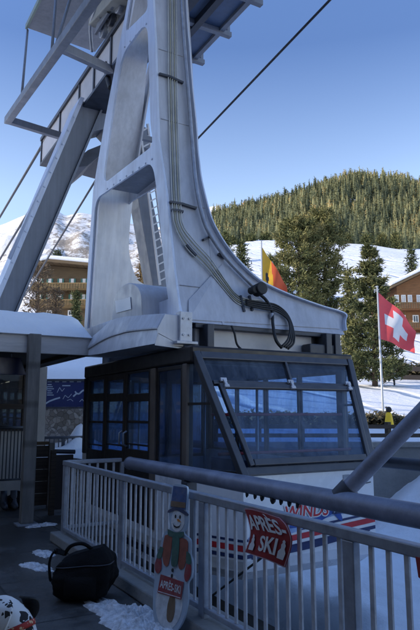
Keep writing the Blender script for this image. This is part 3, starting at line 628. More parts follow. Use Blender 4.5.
# ------------------------------------------------------------------ dock deck
mb = MB(); mb.box((-9.0, -16, -3.2), (2.52, 7.95, DECK)); mb.box((-9.0, 7.95, -3.2), (3.12, 14.05, DECK))
tag(mb.build('dock_deck', DECKM), kind='structure')
mb = MB(); mb.box((2.18, -16, DECK + .004), (2.5, 7.93, DECK + .12))
tag(mb.build('deck_kerb', CONC, bevel=.015), kind='structure')
def patch(name, cx, cy, rx, ry, h, seed, rot=0.):
    mb = MB(); nr, na = 14, 110; V = [Vector((cx, cy, DECK + h))]
    for i in range(1, nr + 1):
        for j in range(na):
            a = 2 * math.pi * j / na; q = i / nr; k = 1 + .45 * noise.noise(Vector((math.cos(a) * 1.8, math.sin(a) * 1.8, seed))) + .22 * noise.noise(Vector((math.cos(a) * 5, math.sin(a) * 5, seed))) + .16 * noise.noise(Vector((math.cos(a) * 16, math.sin(a) * 16, seed)))
            x, y = math.cos(a) * rx * q * k, math.sin(a) * ry * q * k
            x, y = x * math.cos(rot) - y * math.sin(rot), x * math.sin(rot) + y * math.cos(rot)
            z = DECK + (h * (1 - q ** 3) * (1 + .9 * noise.noise(Vector((x * 11, y * 11, seed))) + .8 * noise.noise(Vector((x * 30, y * 30, seed)))) if i < nr else -.01)
            V.append(Vector((cx + x, cy + y, z)))
    Fc = [(0, 1 + j, 1 + (j + 1) % na) for j in range(na)] + [(1 + (i - 1) * na + j, 1 + i * na + j, 1 + i * na + (j + 1) % na, 1 + (i - 1) * na + (j + 1) % na) for i in range(1, nr) for j in range(na)]
    mb.add(V, Fc); return tag(mb.build(name, SNOW_T, smooth=True), kind='structure')
patch('snow_patch', 1.98, 4.55, .23, .75, .05, 2, 0.08); patch('snow_patch', 2.02, 3.3, .16, .7, .04, 5); patch('snow_patch', 1.72, 6.75, .10, .28, .025, 7, .3)
patch('snow_patch', 1.95, 7.3, .12, .2, .02, 8); patch('snow_patch', 2.33, 9.1, .25, .16, .02, 9)

# ------------------------------------------------------------------ guard rail along the dock edge
FX = 2.3; ZT = 1.145; ZB = .33
def guard(name, label, p0, p1, posts, step, zt, zb, wpost, railh, mat_r, mat_b, group=None, barw=.030, deck=DECK, bart=.012):
    p0 = Vector(p0); p1 = Vector(p1); L = (p1 - p0).length; dv = (p1 - p0).normalized(); sd = Vector((-dv.y, dv.x, 0))
    o = thing(name, (p0.x, p0.y, deck), label, 'railing', group)
    at = lambda s, z: Vector((p0.x + dv.x * s, p0.y + dv.y * s, z))
    mb = MB(); mb.beam(at(-.02, zt - railh / 2), at(L + .02, zt - railh / 2), .06, railh); mb.build('top_rail', mat_r, o, bevel=.008)
    mb = MB(); mb.beam(at(0, zb), at(L, zb), .04, .04); mb.build('bottom_rail', mat_r, o, bevel=.006)
    for s in posts:
        MB().beam(at(s, deck + .1), at(s, zt - railh - .001), wpost, .05, up=sd).build('post', mat_r, o, bevel=.006)
    s = step * .5
    while s < L:
        if all(abs(s - q) > wpost * .8 for q in posts):
            MB().beam(at(s + random.uniform(-.005, .005), zb + .021), at(s + random.uniform(-.004, .004), zt - railh - .002), barw, bart, up=sd).build('bar', mat_b, o)
        s += step
    return o
guard('dock_railing', 'long galvanised bar railing along the dock edge in front of the cable car', (FX, 7.78, 0), (FX, .6, 0), [0.03, 1.98, 3.62, 5.22, 6.85], .118, ZT, ZB, .085, .06, GALV, GALV_L)
guard('dock_railing', 'short return railing from the dock corner towards the cabin side', (FX + .06, 7.82, 0), (3.05, 7.82, 0), [.72], .11, ZT, ZB, .05, .05, GALV, GALV_L)
# light weathered edge plates on posts of the long railing are flat strips welded on its dock side
# ------------------------------------------------------------------ guide pipes
px = 2.9
o = thing('guide_pipe', (px, 7.1, 1.13), 'thick grey steel guide pipe along the near side of the cabin with raking strut', 'guide pipe')
mb = MB(); mb.tube([(px, 7.1, 1.135), (px, 7.0, 1.137), (px, 4, 1.145), (px, -2, 1.155)], .073, 24); mb.build('pipe', PIPE, o, autos=50)
mb = MB(); mb.disc((px, 7.1, 1.135), (0, 1, 0), .078, .012, 24); mb.build('end_cap', PIPE, o)
j = pt(337, 489, X=px); j = Vector((px, j.y, 1.15))
e1 = pt(421, 413, X=3.25); dv = (e1 - j)
st = MB(); st.tube([j + dv * .0, j + dv * .5, j + dv * 1.0, j + dv * 2.2], .056, 22); st.build('strut', PIPE, o, autos=50)
mb = MB(); mb.tube([j + dv * .03, j + dv * .16], .071, 22); mb.build('collar', STEEL_D, o, autos=50)
for yy in (5.55, .3):
    mb = MB(); mb.beam((px, yy, 1.07), (px, yy, -1.4), .12, .12); mb.build('support_post', STEEL_D, o, bevel=.008)
# small dark lumps under the pipe
rd = random.Random(4)
for k in range(7):
    y = 4.45 - k * .115 - rd.uniform(0, .04); r_ = rd.uniform(.012, .024)
    mb = MB(); mb.tube([(px - .03, y, 1.085), (px - .032, y, 1.066 - r_ * .4), (px - .034, y + .004, 1.056 - r_ * .8)], [r_ * 1.2, r_, r_ * .4], 8); mb.build('pipe_lump', BLACK, o, smooth=True)
p2 = pt(376, 461, X=5.95)
o = thing('guide_pipe', (5.95, p2.y, 1.1), 'dark horizontal guide pipe on the far right side of the cabin berth', 'guide pipe')
zc = p2.z
mb = MB(); mb.tube([(5.95, 13.3, zc), (5.95, 7.6, zc), (5.95, 3, zc), (5.95, -2, zc + .02)], .075, 20); mb.build('pipe', STEEL_D, o, autos=50)
for yy in (.2,): MB().beam((5.95, yy, zc - .07), (5.95, yy, -2.), .14, .14).build('support_post', STEEL_D, o)

# ------------------------------------------------------------------ cable car
CX0, CX1, CY0, CY1 = 3.3, 5.76, 6.42, 10.2
ZF, ZR = .05, 2.5
car = thing('cable_car', ((CX0 + CX1) / 2, 8.3, 0), 'big cable car cabin docked under its grey two legged hanger and running gear', 'cable car')
WTL, WTR, WBR, WBL = Vector((3.36, 6.26, 2.40)), Vector((5.70, 6.26, 2.40)), Vector((5.48, 5.66, 1.09)), Vector((3.61, 5.66, 1.09))
wn = (WTR - WTL).cross(WBL - WTL).normalized()
if wn.y > 0: wn = -wn
def WS(u, v, o=0.): return WTL * (1 - u) * (1 - v) + WTR * u * (1 - v) + WBR * u * v + WBL * (1 - u) * v + wn * o
# lower body: floor pan, lower panels, nose
mb = MB(); mb.box((CX0 + .06, CY0 + .05, ZF - .12), (CX1 - .06, CY1 - .05, ZF)); mb.build('floor_pan', STEEL_D, car, bevel=.02)
mb = MB()
plan = [(CX0, CY0), (3.61, 5.66), (5.48, 5.66), (CX1, CY0), (CX1, CY1), (CX0, CY1)]
low = [(CX0 + .1, CY0 + .02), (3.70, 5.84), (5.39, 5.84), (CX1 - .1, CY0 + .02), (CX1 - .1, CY1 - .1), (CX0 + .1, CY1 - .1)]
lv = [(plan, 1.07), (plan, .20), ([(lerp(a[0], b[0], .25), lerp(a[1], b[1], .25)) for a, b in zip(plan, low)], .08), (low, -.03)]
n = len(plan); V = [(x, y, z) for P_, z in lv for x, y in P_]
mb.add(V, [(k * n + i, k * n + (i + 1) % n, (k + 1) * n + (i + 1) % n, (k + 1) * n + i) for k in range(3) for i in range(n)])
body = mb.build('lower_body', WHITEP, car, solid=.03)
# livery: stripes and brush strokes on the nose, set 3 mm proud
def nose(u, z, o=.004):                   # front face u 0..1 across, straight part of the nose
    return Vector((lerp(3.61, 5.48, u), 5.66 - o, z))
def chamf(u, z, o=.004, right=False):     # left chamfer: u 0 at corner post, 1 at nose corner
    a, b = Vector((CX0, CY0, z)), Vector((3.61, 5.66, z)); nn = Vector((-(b - a).y, (b - a).x, 0)).normalized(); nn = nn if nn.x < 0 else -nn
    return a + (b - a) * u + nn * o
def strip(z0, z1, mat, off, zr=0.):
    mb = MB()
    mb.add([nose(0, z0, off), nose(1, z0 + zr, off), nose(1, z1 + zr, off), nose(0, z1, off)], [(0, 1, 2, 3)])
    mb.add([chamf(.04, z0, off), chamf(1, z0, off), chamf(1, z1, off), chamf(.04, z1, off)], [(0, 1, 2, 3)])
    return mb.build('stripe', mat, body)
strip(.222, .262, NAVY, .004, .15); strip(.266, .295, WHITE, .004, .15); strip(.299, .36, RED, .004, .15); strip(.364, .388, WHITE, .004, .15); strip(.392, .418, NAVY, .004, .15)
def stroke(pts_u, w, mat, off, name='paint_stroke'):
    mb = MB(); P_ = catmull([Vector((a, b, 0)) for a, b in pts_u], 8); V = []
    for i, p in enumerate(P_):
        t = (P_[min(i + 1, len(P_) - 1)] - P_[max(i - 1, 0)]).normalized(); q = i / (len(P_) - 1); ww = w * (.15 + .85 * math.sin(math.pi * min(1, q * 1.05 + .02)) ** .6)
        nn = Vector((-t.y, t.x, 0)) * ww / 2
        V += [nose((p + nn).x, (p + nn).y, off), nose((p - nn).x, (p - nn).y, off)]
    mb.add(V, [(2 * i, 2 * i + 1, 2 * i + 3, 2 * i + 2) for i in range(len(P_) - 1)]); return mb.build(name, mat, body, fixn=False)
stroke([(.03, .42), (.3, .47), (.6, .60), (.97, .62)], .10, BLUE_S, .0045); stroke([(.30, .50), (.5, .54), (.72, .66), (.99, .60)], .07, BLUE, .006)
stroke([(.55, .78), (.75, .76), (.9, .70), (.99, .64)], .06, BLUE_S, .0075); stroke([(.36, .62), (.45, .52), (.52, .44)], .05, BLUE, .0085); stroke([(.62, .70), (.68, .60), (.72, .50)], .05, BLUE, .0095)
stroke([(.05, .225), (.3, .26), (.6, .30), (.95, .36)], .07, NAVY, .0105)
def ntext(s, size, uc, zc, mat, off, bold=.0, name='lettering', sh=.15):
    V, Fc = text_verts(s, size, bold, sh); mb = MB(); mb.add([nose(uc + v.x / 1.87, zc + v.y, off) for v in V], Fc); return mb.build(name, mat, body, fixn=False)
zL = pt(310, 511, Y=5.66).z; uL = lambda px_: (pt(px_, 512, Y=5.66).x - 3.61) / 1.87
ntext('WINDS', .19, uL(306), zL, WHITE, .012, .016); ntext('WINDS', .19, uL(306), zL, RED, .015, .003)
ntext('12', .13, uL(336), zL + .0, NAVY, .012, .02); ntext('12', .13, uL(336), zL + .0, WHITE, .015, .0)
mb = MB(); mb.box((5.0, 5.652, .93), (5.10, 5.657, 1.02)); mb.build('vent_plate', GALV, body)
mb = MB(); mb.tube([(5.30, 5.653, .90), (5.43, 5.653, .915)], .006, 6); mb.build('grab_slot', STEEL_D, body)
# tow eye under the nose
mb = MB(); mb.tube([Vector((5.05 + .05 * math.cos(a), 5.64, .30 + .06 * math.sin(a))) for a in np.linspace(-1.2, 3.6, 14)], .012, 8); mb.build('tow_eye', BLACK, body, smooth=True)
# roof
mb = MB(); rp = [(CX0 - .01, CY0 - .16), (CX1 + .01, CY0 - .16), (CX1 + .01, CY1 + .01), (CX0 - .01, CY1 + .01)]
mb.prism([(x, y, ZR - .18) for x, y in rp], (0, 0, .20)); roof = mb.build('roof', FRAME, car, bevel=.025)
mb = MB(); mb.grid(lambda a, b: Vector((lerp(CX0 + .1, CX1 - .1, a), lerp(CY0 + .3, CY1 - .1, b), ZR + .025 + .03 * abs(noise.noise(Vector((a * 6, b * 7, 2)))) * min(1, 12 * min(a, b, 1 - a, 1 - b)))), 24, 30)
mb.build('roof_snow', SNOW, roof, smooth=True)
# corner posts and mullions
for x, y, m_ in ((CX0 + .04, CY0 + .02, POSTB), (CX1 - .04, CY0 + .02, POSTB), (CX0 + .04, CY1 - .05, FRAME), (CX1 - .04, CY1 - .05, FRAME)):
    MB().beam((x, y, 1.072 if m_ is not POSTB or x > 4 else .5), (x, y, ZR - .182), .10, .11).build('corner_post', m_, car, bevel=.012)
ys = lambda px_: pt(px_, 412, X=CX0).y
zs = lambda px_, py_: pt(px_, py_, X=CX0).z
# left side: two door leaves, a jamb and a dark fixed panel
dark = MB(); dark.box((CX0 + .01, CY0 + .1, .45), (CX0 + .03, ys(156), 1.02)); dark.build('side_panel', FRAME, car)
def side_window(x, ya, yb, za, zb, parent, gl=GLASS, f=.045, name='window', th=.03):
    """framed pane in an x = const wall"""
    mb = MB(); 
    mb.box((x - th / 2, ya, za), (x + th / 2, yb, za + f)); mb.box((x - th / 2, ya, zb - f), (x + th / 2, yb, zb))
    mb.box((x - th / 2, ya, za + f), (x + th / 2, ya + f, zb - f)); mb.box((x - th / 2, yb - f, za + f), (x + th / 2, yb, zb - f))
    w_ = mb.build(name, FRAME, parent, bevel=.005)
    g = MB(); g.box((x - .004, ya + f, za + f), (x + .004, yb - f, zb - f)); g.build('pane', gl, w_); return w_
leaves = [(87.5, 105), (105, 125), (125, 151)]
for k, (pa, pb_) in enumerate(leaves):
    ya, yb = sorted((ys(pa), ys(pb_))); 
    mb = MB(); x = CX0 + .02
    zsill, ztop = .30, ZR - .185
    zt0 = zs((pa + pb_) / 2, 393.5); zl1 = zs((pa + pb_) / 2, 401.5); zl0 = zs((pa + pb_) / 2, 450)
    fw = .085
    mb.box((x - .025, ya + .004, zsill), (x + .025, ya + fw, ztop)); mb.box((x - .025, yb - fw, zsill), (x + .025, yb - .004, ztop))
    ztt = min(ztop - .03, zs((pa + pb_) / 2, 380.5 if k < 2 else 373))
    for z0, z1 in ((zsill, zl0), (zl1, zt0), (ztt, ztop)): mb.box((x - .024, ya + fw, z0), (x + .024, yb - fw, z1))
    zb_ = zs((pa + pb_) / 2, 422); mb.box((x - .012, ya + fw, zb_ - .018), (x + .012, yb - fw, zb_ + .018)); zb2 = zs((pa + pb_) / 2, 445); mb.box((x - .012, ya + fw, zb2 - .012), (x + .012, yb - fw, zb2 + .012))
    dr = mb.build('door', FRAME, car, bevel=.006)
    g = MB(); g.box((x - .004, ya + fw, zl0), (x + .004, yb - fw, zl1)); g.box((x - .004, ya + fw, zt0), (x + .004, yb - fw, ztt)); g.build('pane', GLASS, dr)
    if k: 
        yh = (yb - .05) if k == 1 else (ya + .05); yh = ys(123.3) if k == 1 else ys(127.5)
        mb = MB(); mb.tube([(x - .03, yh, zs(125, 431)), (x - .075, yh, zs(125, 433)), (x - .075, yh, zs(125, 444)), (x - .03, yh, zs(125, 446))], .014, 8); mb.build('handle', GALV, dr, smooth=True)
mb = MB(); mb.box((CX0 - .02, ys(156), .3), (CX0 + .05, ys(151), ZR - .185)); mb.build('door_jamb', POSTB, car, bevel=.008)
yb = ys(156) - .01; ya = CY0 + .09
side_window(CX0 + .02, ya, yb, .5, ZR - .19, car, GLASS_D, .05)
# right side, rear: window bands so daylight shows through the cabin
for k in range(4):
    a = lerp(CY0 + .1, CY1 - .12, k / 4); b_ = lerp(CY0 + .1, CY1 - .12, (k + 1) / 4) - .02
    side_window(CX1 - .02, a, b_, 1.075, ZR - .19, car, GLASS)
for k in range(3):
    a = lerp(CX0 + .1, CX1 - .12, k / 3); b_ = lerp(CX0 + .1, CX1 - .12, (k + 1) / 3) - .02
    mb = MB(); f = .05; y = CY1 - .03; za, zb_ = .95, ZR - .19
    mb.box((a, y - .02, za), (b_, y + .02, za + f)); mb.box((a, y - .02, zb_ - f), (b_, y + .02, zb_)); mb.box((a, y - .02, za + f), (a + f, y + .02, zb_ - f)); mb.box((b_ - f, y - .02, za + f), (b_, y + .02, zb_ - f))
    w_ = mb.build('window', FRAME, car); g = MB(); g.box((a + f, y - .004, za + f), (b_ - f, y + .004, zb_ - f)); g.build('pane', GLASS, w_)
# left and right chamfer glazing beside the windscreen
for sx in (0, 1):
    a, b_, c_ = ((Vector((CX0 + .03, CY0 - .04, 1.08)), Vector((CX0 + .03, CY0 - .04, 2.31)), None) if sx == 0 else (Vector((CX1 - .03, CY0 - .04, 1.08)), Vector((CX1 - .03, CY0 - .04, 2.31)), None))
    t_, l_ = (WS(.0, .07), WS(0.0, 1)) if sx == 0 else (WS(1, .07), WS(1, 1))
    mb = MB(); mb.add([a, b_, t_, l_], [(0, 1, 2), (0, 2, 3)]); w_ = mb.build('side_window', GLASS_D, car, fixn=False)
    MB().beam(a, l_, .05, .06).build('sill', FRAME, w_)
    MB().beam(lerp(a, b_, .62), lerp(l_, t_, .62), .03, .03).build('glazing_bar', FRAME, w_)
# windscreen
fr = MB()
for p, q, w_ in (((-.0, -.03), (0.0, 1.03), .085), ((1, -.03), (1, 1.03), .085)): fr.beam(WS(*p), WS(*q), w_, .09, up=wn)
for p, q, w_ in (((.02, 0), (.98, 0), .09), ((.03, .245), (.97, .245), .05), ((.02, .985), (.98, .985), .09), ((.535, .03), (.535, .225), .035)): fr.beam(WS(*p), WS(*q), w_, .07, up=wn)
ws = fr.build('windscreen', FRAME_G, car, bevel=.008)
mb = MB(); mb.add([WS(.03, .03, .0), WS(.97, .03, .0), WS(.97, .235, .0), WS(.03, .235, .0)], [(0, 1, 2, 3)]); mb.build('transom_pane', GLASS_D, ws, fixn=False)
sash = MB(); su0, su1, sv0, sv1 = .062, .955, .285, .925
for p, q, w_ in (((su0, sv0 - .02), (su0, sv1 + .025), .06), ((su1, sv0 - .02), (su1, sv1 + .025), .06), ((su0 + .02, sv0), (su1 - .02, sv0), .06), ((su0 + .02, sv1), (su1 - .02, sv1), .075)):
    sash.beam(WS(*p, .045), WS(*q, .045), w_, .05, up=wn)
sh = sash.build('sash', FRAME_G, ws, bevel=.007)
mb = MB(); mb.add([WS(su0, sv0, .03), WS(su1, sv0, .03), WS(su1, sv1, .03), WS(su0, sv1, .03)], [(0, 1, 2, 3)]); mb.build('main_pane', GLASS, ws, fixn=False)
for u in (.085, .515, .93):
    mb = MB(); mb.beam(WS(u - .018, .235, .06), WS(u + .018, .235, .06), .045, .03, up=wn); mb.beam(WS(u, .235, .075), WS(u, .30, .085), .035, .025, up=wn); mb.beam(WS(u - .014, .295, .08), WS(u + .014, .295, .08), .035, .03, up=wn)
    mb.build('hinge', GALV_L, ws, bevel=.004)
# inside: red hand rails, roof lining, centre posts, control stand
for zz in (1.28, 1.72):
    mb = MB(); mb.tube([(CX0 + .25, CY0 - .18 - (1.75 - zz) * .35, zz), (CX1 - .25, CY0 - .18 - (1.75 - zz) * .35, zz)], .018, 10); mb.build('hand_rail', M('dull_red_rail', (.28, .035, .04), .5), car, smooth=True)
mb = MB(); mb.box((CX0 + .1, CY0 - .1, ZR - .20), (CX1 - .1, CY1 - .1, ZR - .185)); mb.build('ceiling_lining', INT, car)
mb = MB(); mb.box((CX0 + .08, CY0 - .1, ZF + .002), (CX1 - .08, CY1 - .08, ZF + .03)); mb.build('floor_covering', INT, car)
for x, y in ((3.9, 7.6), (5.1, 7.6), (3.9, 9.2), (5.1, 9.2)):
    mb = MB(); mb.tube([(x, y, ZF + .03), (x, y, ZR - .2)], .02, 10); mb.build('grab_pole', GALV, car, smooth=True)
mb = MB(); mb.box((CX1 - .46, 6.9, .42), (CX1 - .1, 9.9, .47)); mb.box((CX1 - .14, 6.9, .471), (CX1 - .09, 9.9, .95)); mb.build('bench', M('blue_bench', (.05, .07, .14), .6), car, bevel=.01)
mb = MB(); mb.box((5.0, 6.35, ZF + .03), (5.5, 6.75, 1.15)); mb.build('control_stand', INT, car, bevel=.03)

# ------------------------------------------------------------------ hanger
HX = 3.4
YN = [(2.3, 6.50), (2.74, 6.58), (2.98, 6.72), (3.5, 6.88), (4.73, 7.17), (5.55, 7.44), (7.18, 7.60), (7.91, 7.70), (9.5, 7.95)]
YF = [(2.3, 10.58), (2.93, 10.55), (4.4, 10.41), (5.74, 10.26), (6.86, 9.72), (7.86, 9.15), (8.58, 8.73), (9.5, 8.35)]
yn = lambda z: interp(z, YN); yf = lambda z: interp(z, YF)
def psurf(x, y, fn, off=0.):
    Y = 7.
    for _ in range(25): p = pt(x, y, Y=Y); Y = fn(p.z) + off
    return p
def leg(name, right_px, fn, off, depth, zlo, zhi, sgn):
    """box leg: left edge on x = HX, right edge traced; off = face offset; depth pushes backwards along Y"""
    Rp = [psurf(x, y, fn, off) for x, y in right_px]; Rp = [Vector((p.x, p.z, 0)) for p in Rp]
    Rp = catmull(Rp, 6); Rp.sort(key=lambda p: p.y)
    zs_ = [p.y for p in Rp]; xs_ = [p.x for p in Rp]
    Z = sorted(set([zlo, zhi] + [z for z in zs_ if zlo < z < zhi]))
    V = []
    for z in Z:
        xr = float(np.interp(z, zs_, xs_)); y = fn(z) + off
        V += [(HX + .002, y, z), (xr, y, z), (xr, y + depth, z), (HX + .002, y + depth, z)]
    mb = MB(); k = len(Z)
    mb.add(V, [(4 * i + a, 4 * i + (a + 1) % 4, 4 * i + 4 + (a + 1) % 4, 4 * i + 4 + a) for i in range(k - 1) for a in range(4)] + [(0, 3, 2, 1), tuple(4 * (k - 1) + a for a in range(4))])
    return mb, (lambda z: float(np.interp(z, zs_, xs_))), Z
near_px = [(343, 331), (342, 322), (341.5, 314), (318, 306.5), (291, 297), (270, 288), (255, 279.5), (240, 266), (228, 252), (216, 234), (207, 214), (199, 182), (194.5, 138), (190, 90), (187.5, 55), (184.5, 20), (183, -20), (181, -70)]
zbn = pt(187, 321, X=HX).z
mb, xrN, ZN = leg('near', near_px, yn, 0, .28, zbn, 9.4, 1)
hanger = mb.build('hanger', STEEL, car, autos=35)
far_px = [(190, 345), (176, 320), (158, 296), (145, 285), (137, 279), (132, 266), (129, 250), (129.5, 230), (133, 195), (136, 165), (143, 110), (146, 75), (150, 40), (154, 0), (157, -40)]
zbf = 2.72
mb, xrF, ZF_ = leg('far', far_px, yf, -.30, .28, zbf, 9.4, 1)
mb.build('far_leg', PALE, hanger, autos=35)
# edge flange of the near leg: follows the outer curve, standing proud
mb = MB(); V = []
for z in ZN:
    if z < zbn + .05: continue
    x, y = xrN(z), yn(z); V += [(x + .002, y - .07, z), (x + .022, y - .07, z + (.012 if x > 4.3 else 0)), (x + .022, y + .34, z + (.012 if x > 4.3 else 0)), (x + .002, y + .34, z)]
k = len(V) // 4
mb.add(V, [(4 * i + a, 4 * i + (a + 1) % 4, 4 * i + 4 + (a + 1) % 4, 4 * i + 4 + a) for i in range(k - 1) for a in range(4)] + [(0, 3, 2, 1), tuple(4 * (k - 1) + a for a in range(4))])
mb.build('edge_flange', STEEL_L, hanger, autos=40)
# side frames with the big rounded openings
q2 = lambda x, y: (pt(x, y, X=HX).y, pt(x, y, X=HX).z)
outer = [(yf(z) + .005, z) for z in np.linspace(2.74, 9.4, 30)] + [(yn(z) - .005, z) for z in np.linspace(9.4, zbn - .0, 30)]
# keep the bottom open (arch): bottom edge is cut by the arch opening
def rp2(P_, r): return [(p.x, p.y) for p in round_poly([Vector((*q2(x, y), 0)) for x, y in P_], r)]
op1 = rp2([(127, 33), (149.5, 11), (150.5, -45), (138, -35)], .12)
op2 = rp2([(123.5, 55), (149.5, 20.5), (152.5, 125), (155.5, 145.5), (103.8, 185.5), (114, 115)], .32)
yl = lambda z: yf(z) - .17; yr_ = lambda z: yn(z) + .27
op3 = []
za, zb_ = 5.50, 5.18
A = [(yl(z), z) for z in np.linspace(3.2, 4.9, 8)]; B = [(yr_(z), z) for z in np.linspace(4.75, 3.2, 8)]
top = [(p.x, p.y) for p in round_poly([Vector((yl(4.9), 4.9, 0)), Vector((yl(5.45), q2(102, 195)[1], 0)), Vector((yr_(5.3), q2(158, 157.5)[1], 0)), Vector((yr_(4.7), 4.7, 0))], .45, 8)]
n6 = 9
op3 = A + top[n6:3 * n6] + B
for X0, th, mt, nm in ((HX - .018, .032, STEEL_L, 'side_frame'), (HX + .56, .03, STEEL, 'inner_frame')):
    holed_plate(outer, [op1, op2, op3], lambda a, b, w_, X0=X0: (X0 + w_, a, b), th).build(nm, mt, hanger, autos=30)
# stiffener behind mid cross member
ya, yb = q2(103, 190)[0], q2(156, 155)[0]
mb = MB(); mb.box((HX + .01, yb + .1, 5.52), (HX + .53, ya - .3, 5.54)); mb.build('cross_web', STEEL_G, hanger)
# raised gusset plate on the flared foot (front)
gp = [psurf(x, y, yn, -.012) for x, y in [(189, 319.5), (188.5, 300), (222, 264), (236, 268), (248, 280), (262, 289), (290, 300.5), (339, 316), (340, 329)]]
mb = MB(); mb.prism(gp, (0, .010, 0)); mb.build('gusset_plate', STEEL, hanger, bevel=.004)
for zz in (3.35, 4.55, 5.9, 7.05, 8.2):
    y = yn(zz) - .004; mb = MB(); mb.tube([(HX + .02, y, zz), (lerp(HX, xrN(zz), .5), y, zz + .004), (xrN(zz) - .01, y, zz)], .007, 6); mb.build('weld_seam', STEEL, hanger, smooth=True)
for k in range(9):
    for z0 in (5.05, 8.05): pass
for (xa, ya), (xb, yb), nn in (((104, 191), (155, 157), 8), ((122, 50), (149, 21), 5)):
    for k in range(nn):
        p = pt(lerp(xa, xb, (k + .5) / nn), lerp(ya, yb, (k + .5) / nn), X=HX - .034); MB().disc(p, (-1, 0, 0), .016, .012, 8).build('bolt', STEEL_L, hanger)
# cable bundle and clips on the near leg
CONDA = M('pale_conduit', (.50, .50, .47), .5, 0, .15, 6, dirt=(.2, .2, .18), dirt_amt=.6); CONDB = M('olive_conduit', (.36, .34, .24), .5, 0, .2, 6)
for k in range(5):
    o_ = (k - 2) * 2.1
    P_ = [(171.5 + o_ * .9, -30), (172.5 + o_, 40), (172.5 + o_, 80), (174 + o_, 140), (176.5 + o_, 205), (179 + o_ * .9, 226 - o_ * .3), (190 + o_ * .8, 244 - o_), (208 + o_ * .6, 263 - o_), (224 + o_ * .4, 284 - o_ * .8), (236, 298 - o_ * 1.0), (248, 303 - o_ * .9), (262, 303.5 - o_ * .8)]
    mb = MB(); mb.tube(catmull([psurf(x, y, yn, -.035) for x, y in P_], 5), .0085, 6)
    mb.build('conduit', (CONDA, CONDB, CONDA, CONDB, CONDA)[k], hanger, smooth=True)
mb = MB(); mb.tube(catmull([psurf(x, y, yn, -.075) for x, y in [(180, -30), (184, 40), (188, 90), (192, 140), (196, 185), (203, 218), (212, 238), (226, 258), (240, 273), (252, 285), (258, 291)]], 6), .028, 10); mb.build('feed_pipe', GALV, hanger, smooth=True)
jb = psurf(256, 291, yn, -.14)
mb = MB(); mb.disc(jb, (0, -1, .1), .085, .16, 18); mb.disc(jb + Vector((-.09, 0, -.01)), (0, -1, 0), .05, .13, 14); mb.build('junction_box', BLACK, hanger, bevel=.012)
mb = MB(); mb.tube(catmull([psurf(x, y, yn, -.07) for x, y in [(258, 293), (266, 300), (272, 311), (273, 325), (276, 340), (282, 348)]], 6), .022, 10); mb.build('flexible_hose', BLACK, hanger, smooth=True)
mb = MB(); mb.disc(psurf(272, 316, yn, -.07) - Vector((0, 0, .035)), (0, .2, 1), .034, .07, 14); mb.build('hose_coupling', GALV, hanger)
for k in range(4):
    P_ = [(246, 300 + k * 1.6), (262, 302.5 + k * 2), (276, 305 + k * 2), (287, 314 + k * 1.5), (293 - k, 328), (294 - k * 2, 342 - k), (288 - k * 2, 349 - k)]
    mb = MB(); mb.tube(catmull([psurf(x, y, yn, -.06 - .01 * k) for x, y in P_], 6), .014, 8); mb.build('black_cable', BLACK, hanger, smooth=True)
for P_ in ([(159, 74), (170, 77), (183, 83)], [(170, 202), (182, 204), (196, 208.5)], [(172, 210), (178, 210.5), (183, 212)], [(203, 240), (212, 236)], [(196, 256), (186, 245)], [(240, 296), (244, 312)], [(249, 296), (252, 311)], [(226, 258), (218, 254)]):
    mb = MB(); Q = [psurf(x, y, yn, -.03) for x, y in P_]
    for a, b_ in zip(Q[:-1], Q[1:]): mb.beam(a, b_, .03, .045, up=(0, 1, 0))
    mb.build('cable_clip', STEEL_D, hanger)
# drive housing low on the dock side
HXo = 3.12
hp = lambda x, y, X=HXo: pt(x, y, X=X)
hump = [(111.5, 326), (112.5, 306), (114.5, 298), (118, 290.5), (123, 285.5), (129, 283), (135, 284.5), (139, 289), (141.5, 297), (142, 312), (142, 320)]
hump = [(p.x, p.y) for p in catmull([Vector((a, b, 0)) for a, b in hump], 4)]
mb = MB(); mb.prism([hp(x, y) for x, y in hump], (.78, 0, 0)); hs = mb.build('drive_housing', STEEL, hanger, bevel=.012, autos=30)
def crv(P_, X): return [pt(p.x, p.y, X=X) for p in catmull([Vector((a, b, 0)) for a, b in P_], 5)]
T_ = crv([(93, 336), (103, 327.5), (112, 320), (124, 316.5), (141, 315), (164, 313.5), (186, 312)], HXo + .002)
M_ = crv([(87.5, 347), (98, 341), (108, 336), (119, 332.5), (130, 330), (160, 327), (187, 324)], HXo - .10)
M2 = crv([(87.5, 349), (98, 342.5), (108, 337.4), (119, 333.8), (130, 331.2), (160, 328.2), (187, 325.2)], HXo - .10)
M3 = [p + Vector((.02, 0, 0)) for p in M2]
B_ = crv([(88, 355), (100, 353.5), (112, 351), (126, 348.5), (142, 345.5), (165, 341.5), (187, 337.5)], HXo - .13)
back = [Vector((HX - .03, p.y, p.z)) for p in T_]; bback = [Vector((HX - .03, p.y, p.z)) for p in B_]
mb = MB(); k = len(T_); 
for r_ in (T_, M_, M2, M3, B_, back, bback):
    for i, p in enumerate(r_): r_[i] = Vector((p.x, max(p.y, 6.62 + .0004 * (len(r_) - i)), p.z))
rows = [back, T_, M_, M2, bback]
mb.add([p for r_ in rows for p in r_], [(j * k + i, j * k + i + 1, (j + 1) * k + i + 1, (j + 1) * k + i) for j in range(4) for i in range(k - 1)] + [tuple(j * k for j in range(5)), tuple(j * k + k - 1 for j in range(5))]); mb.build('housing_apron', STEEL, hs, autos=25)
mb = MB(); rows = [[p + Vector((0, 0, -.004)) for p in M3], [p + Vector((0, 0, -.004)) for p in B_], [p + Vector((0, 0, -.03)) for p in bback]]
mb.add([p for r_ in rows for p in r_], [(j * k + i, j * k + i + 1, (j + 1) * k + i + 1, (j + 1) * k + i) for j in range(2) for i in range(k - 1)]); mb.add([p for p in (M3[-1], B_[-1], bback[-1])], [(0, 1, 2)]); mb.build('base_beam', STEEL, hs, autos=25)
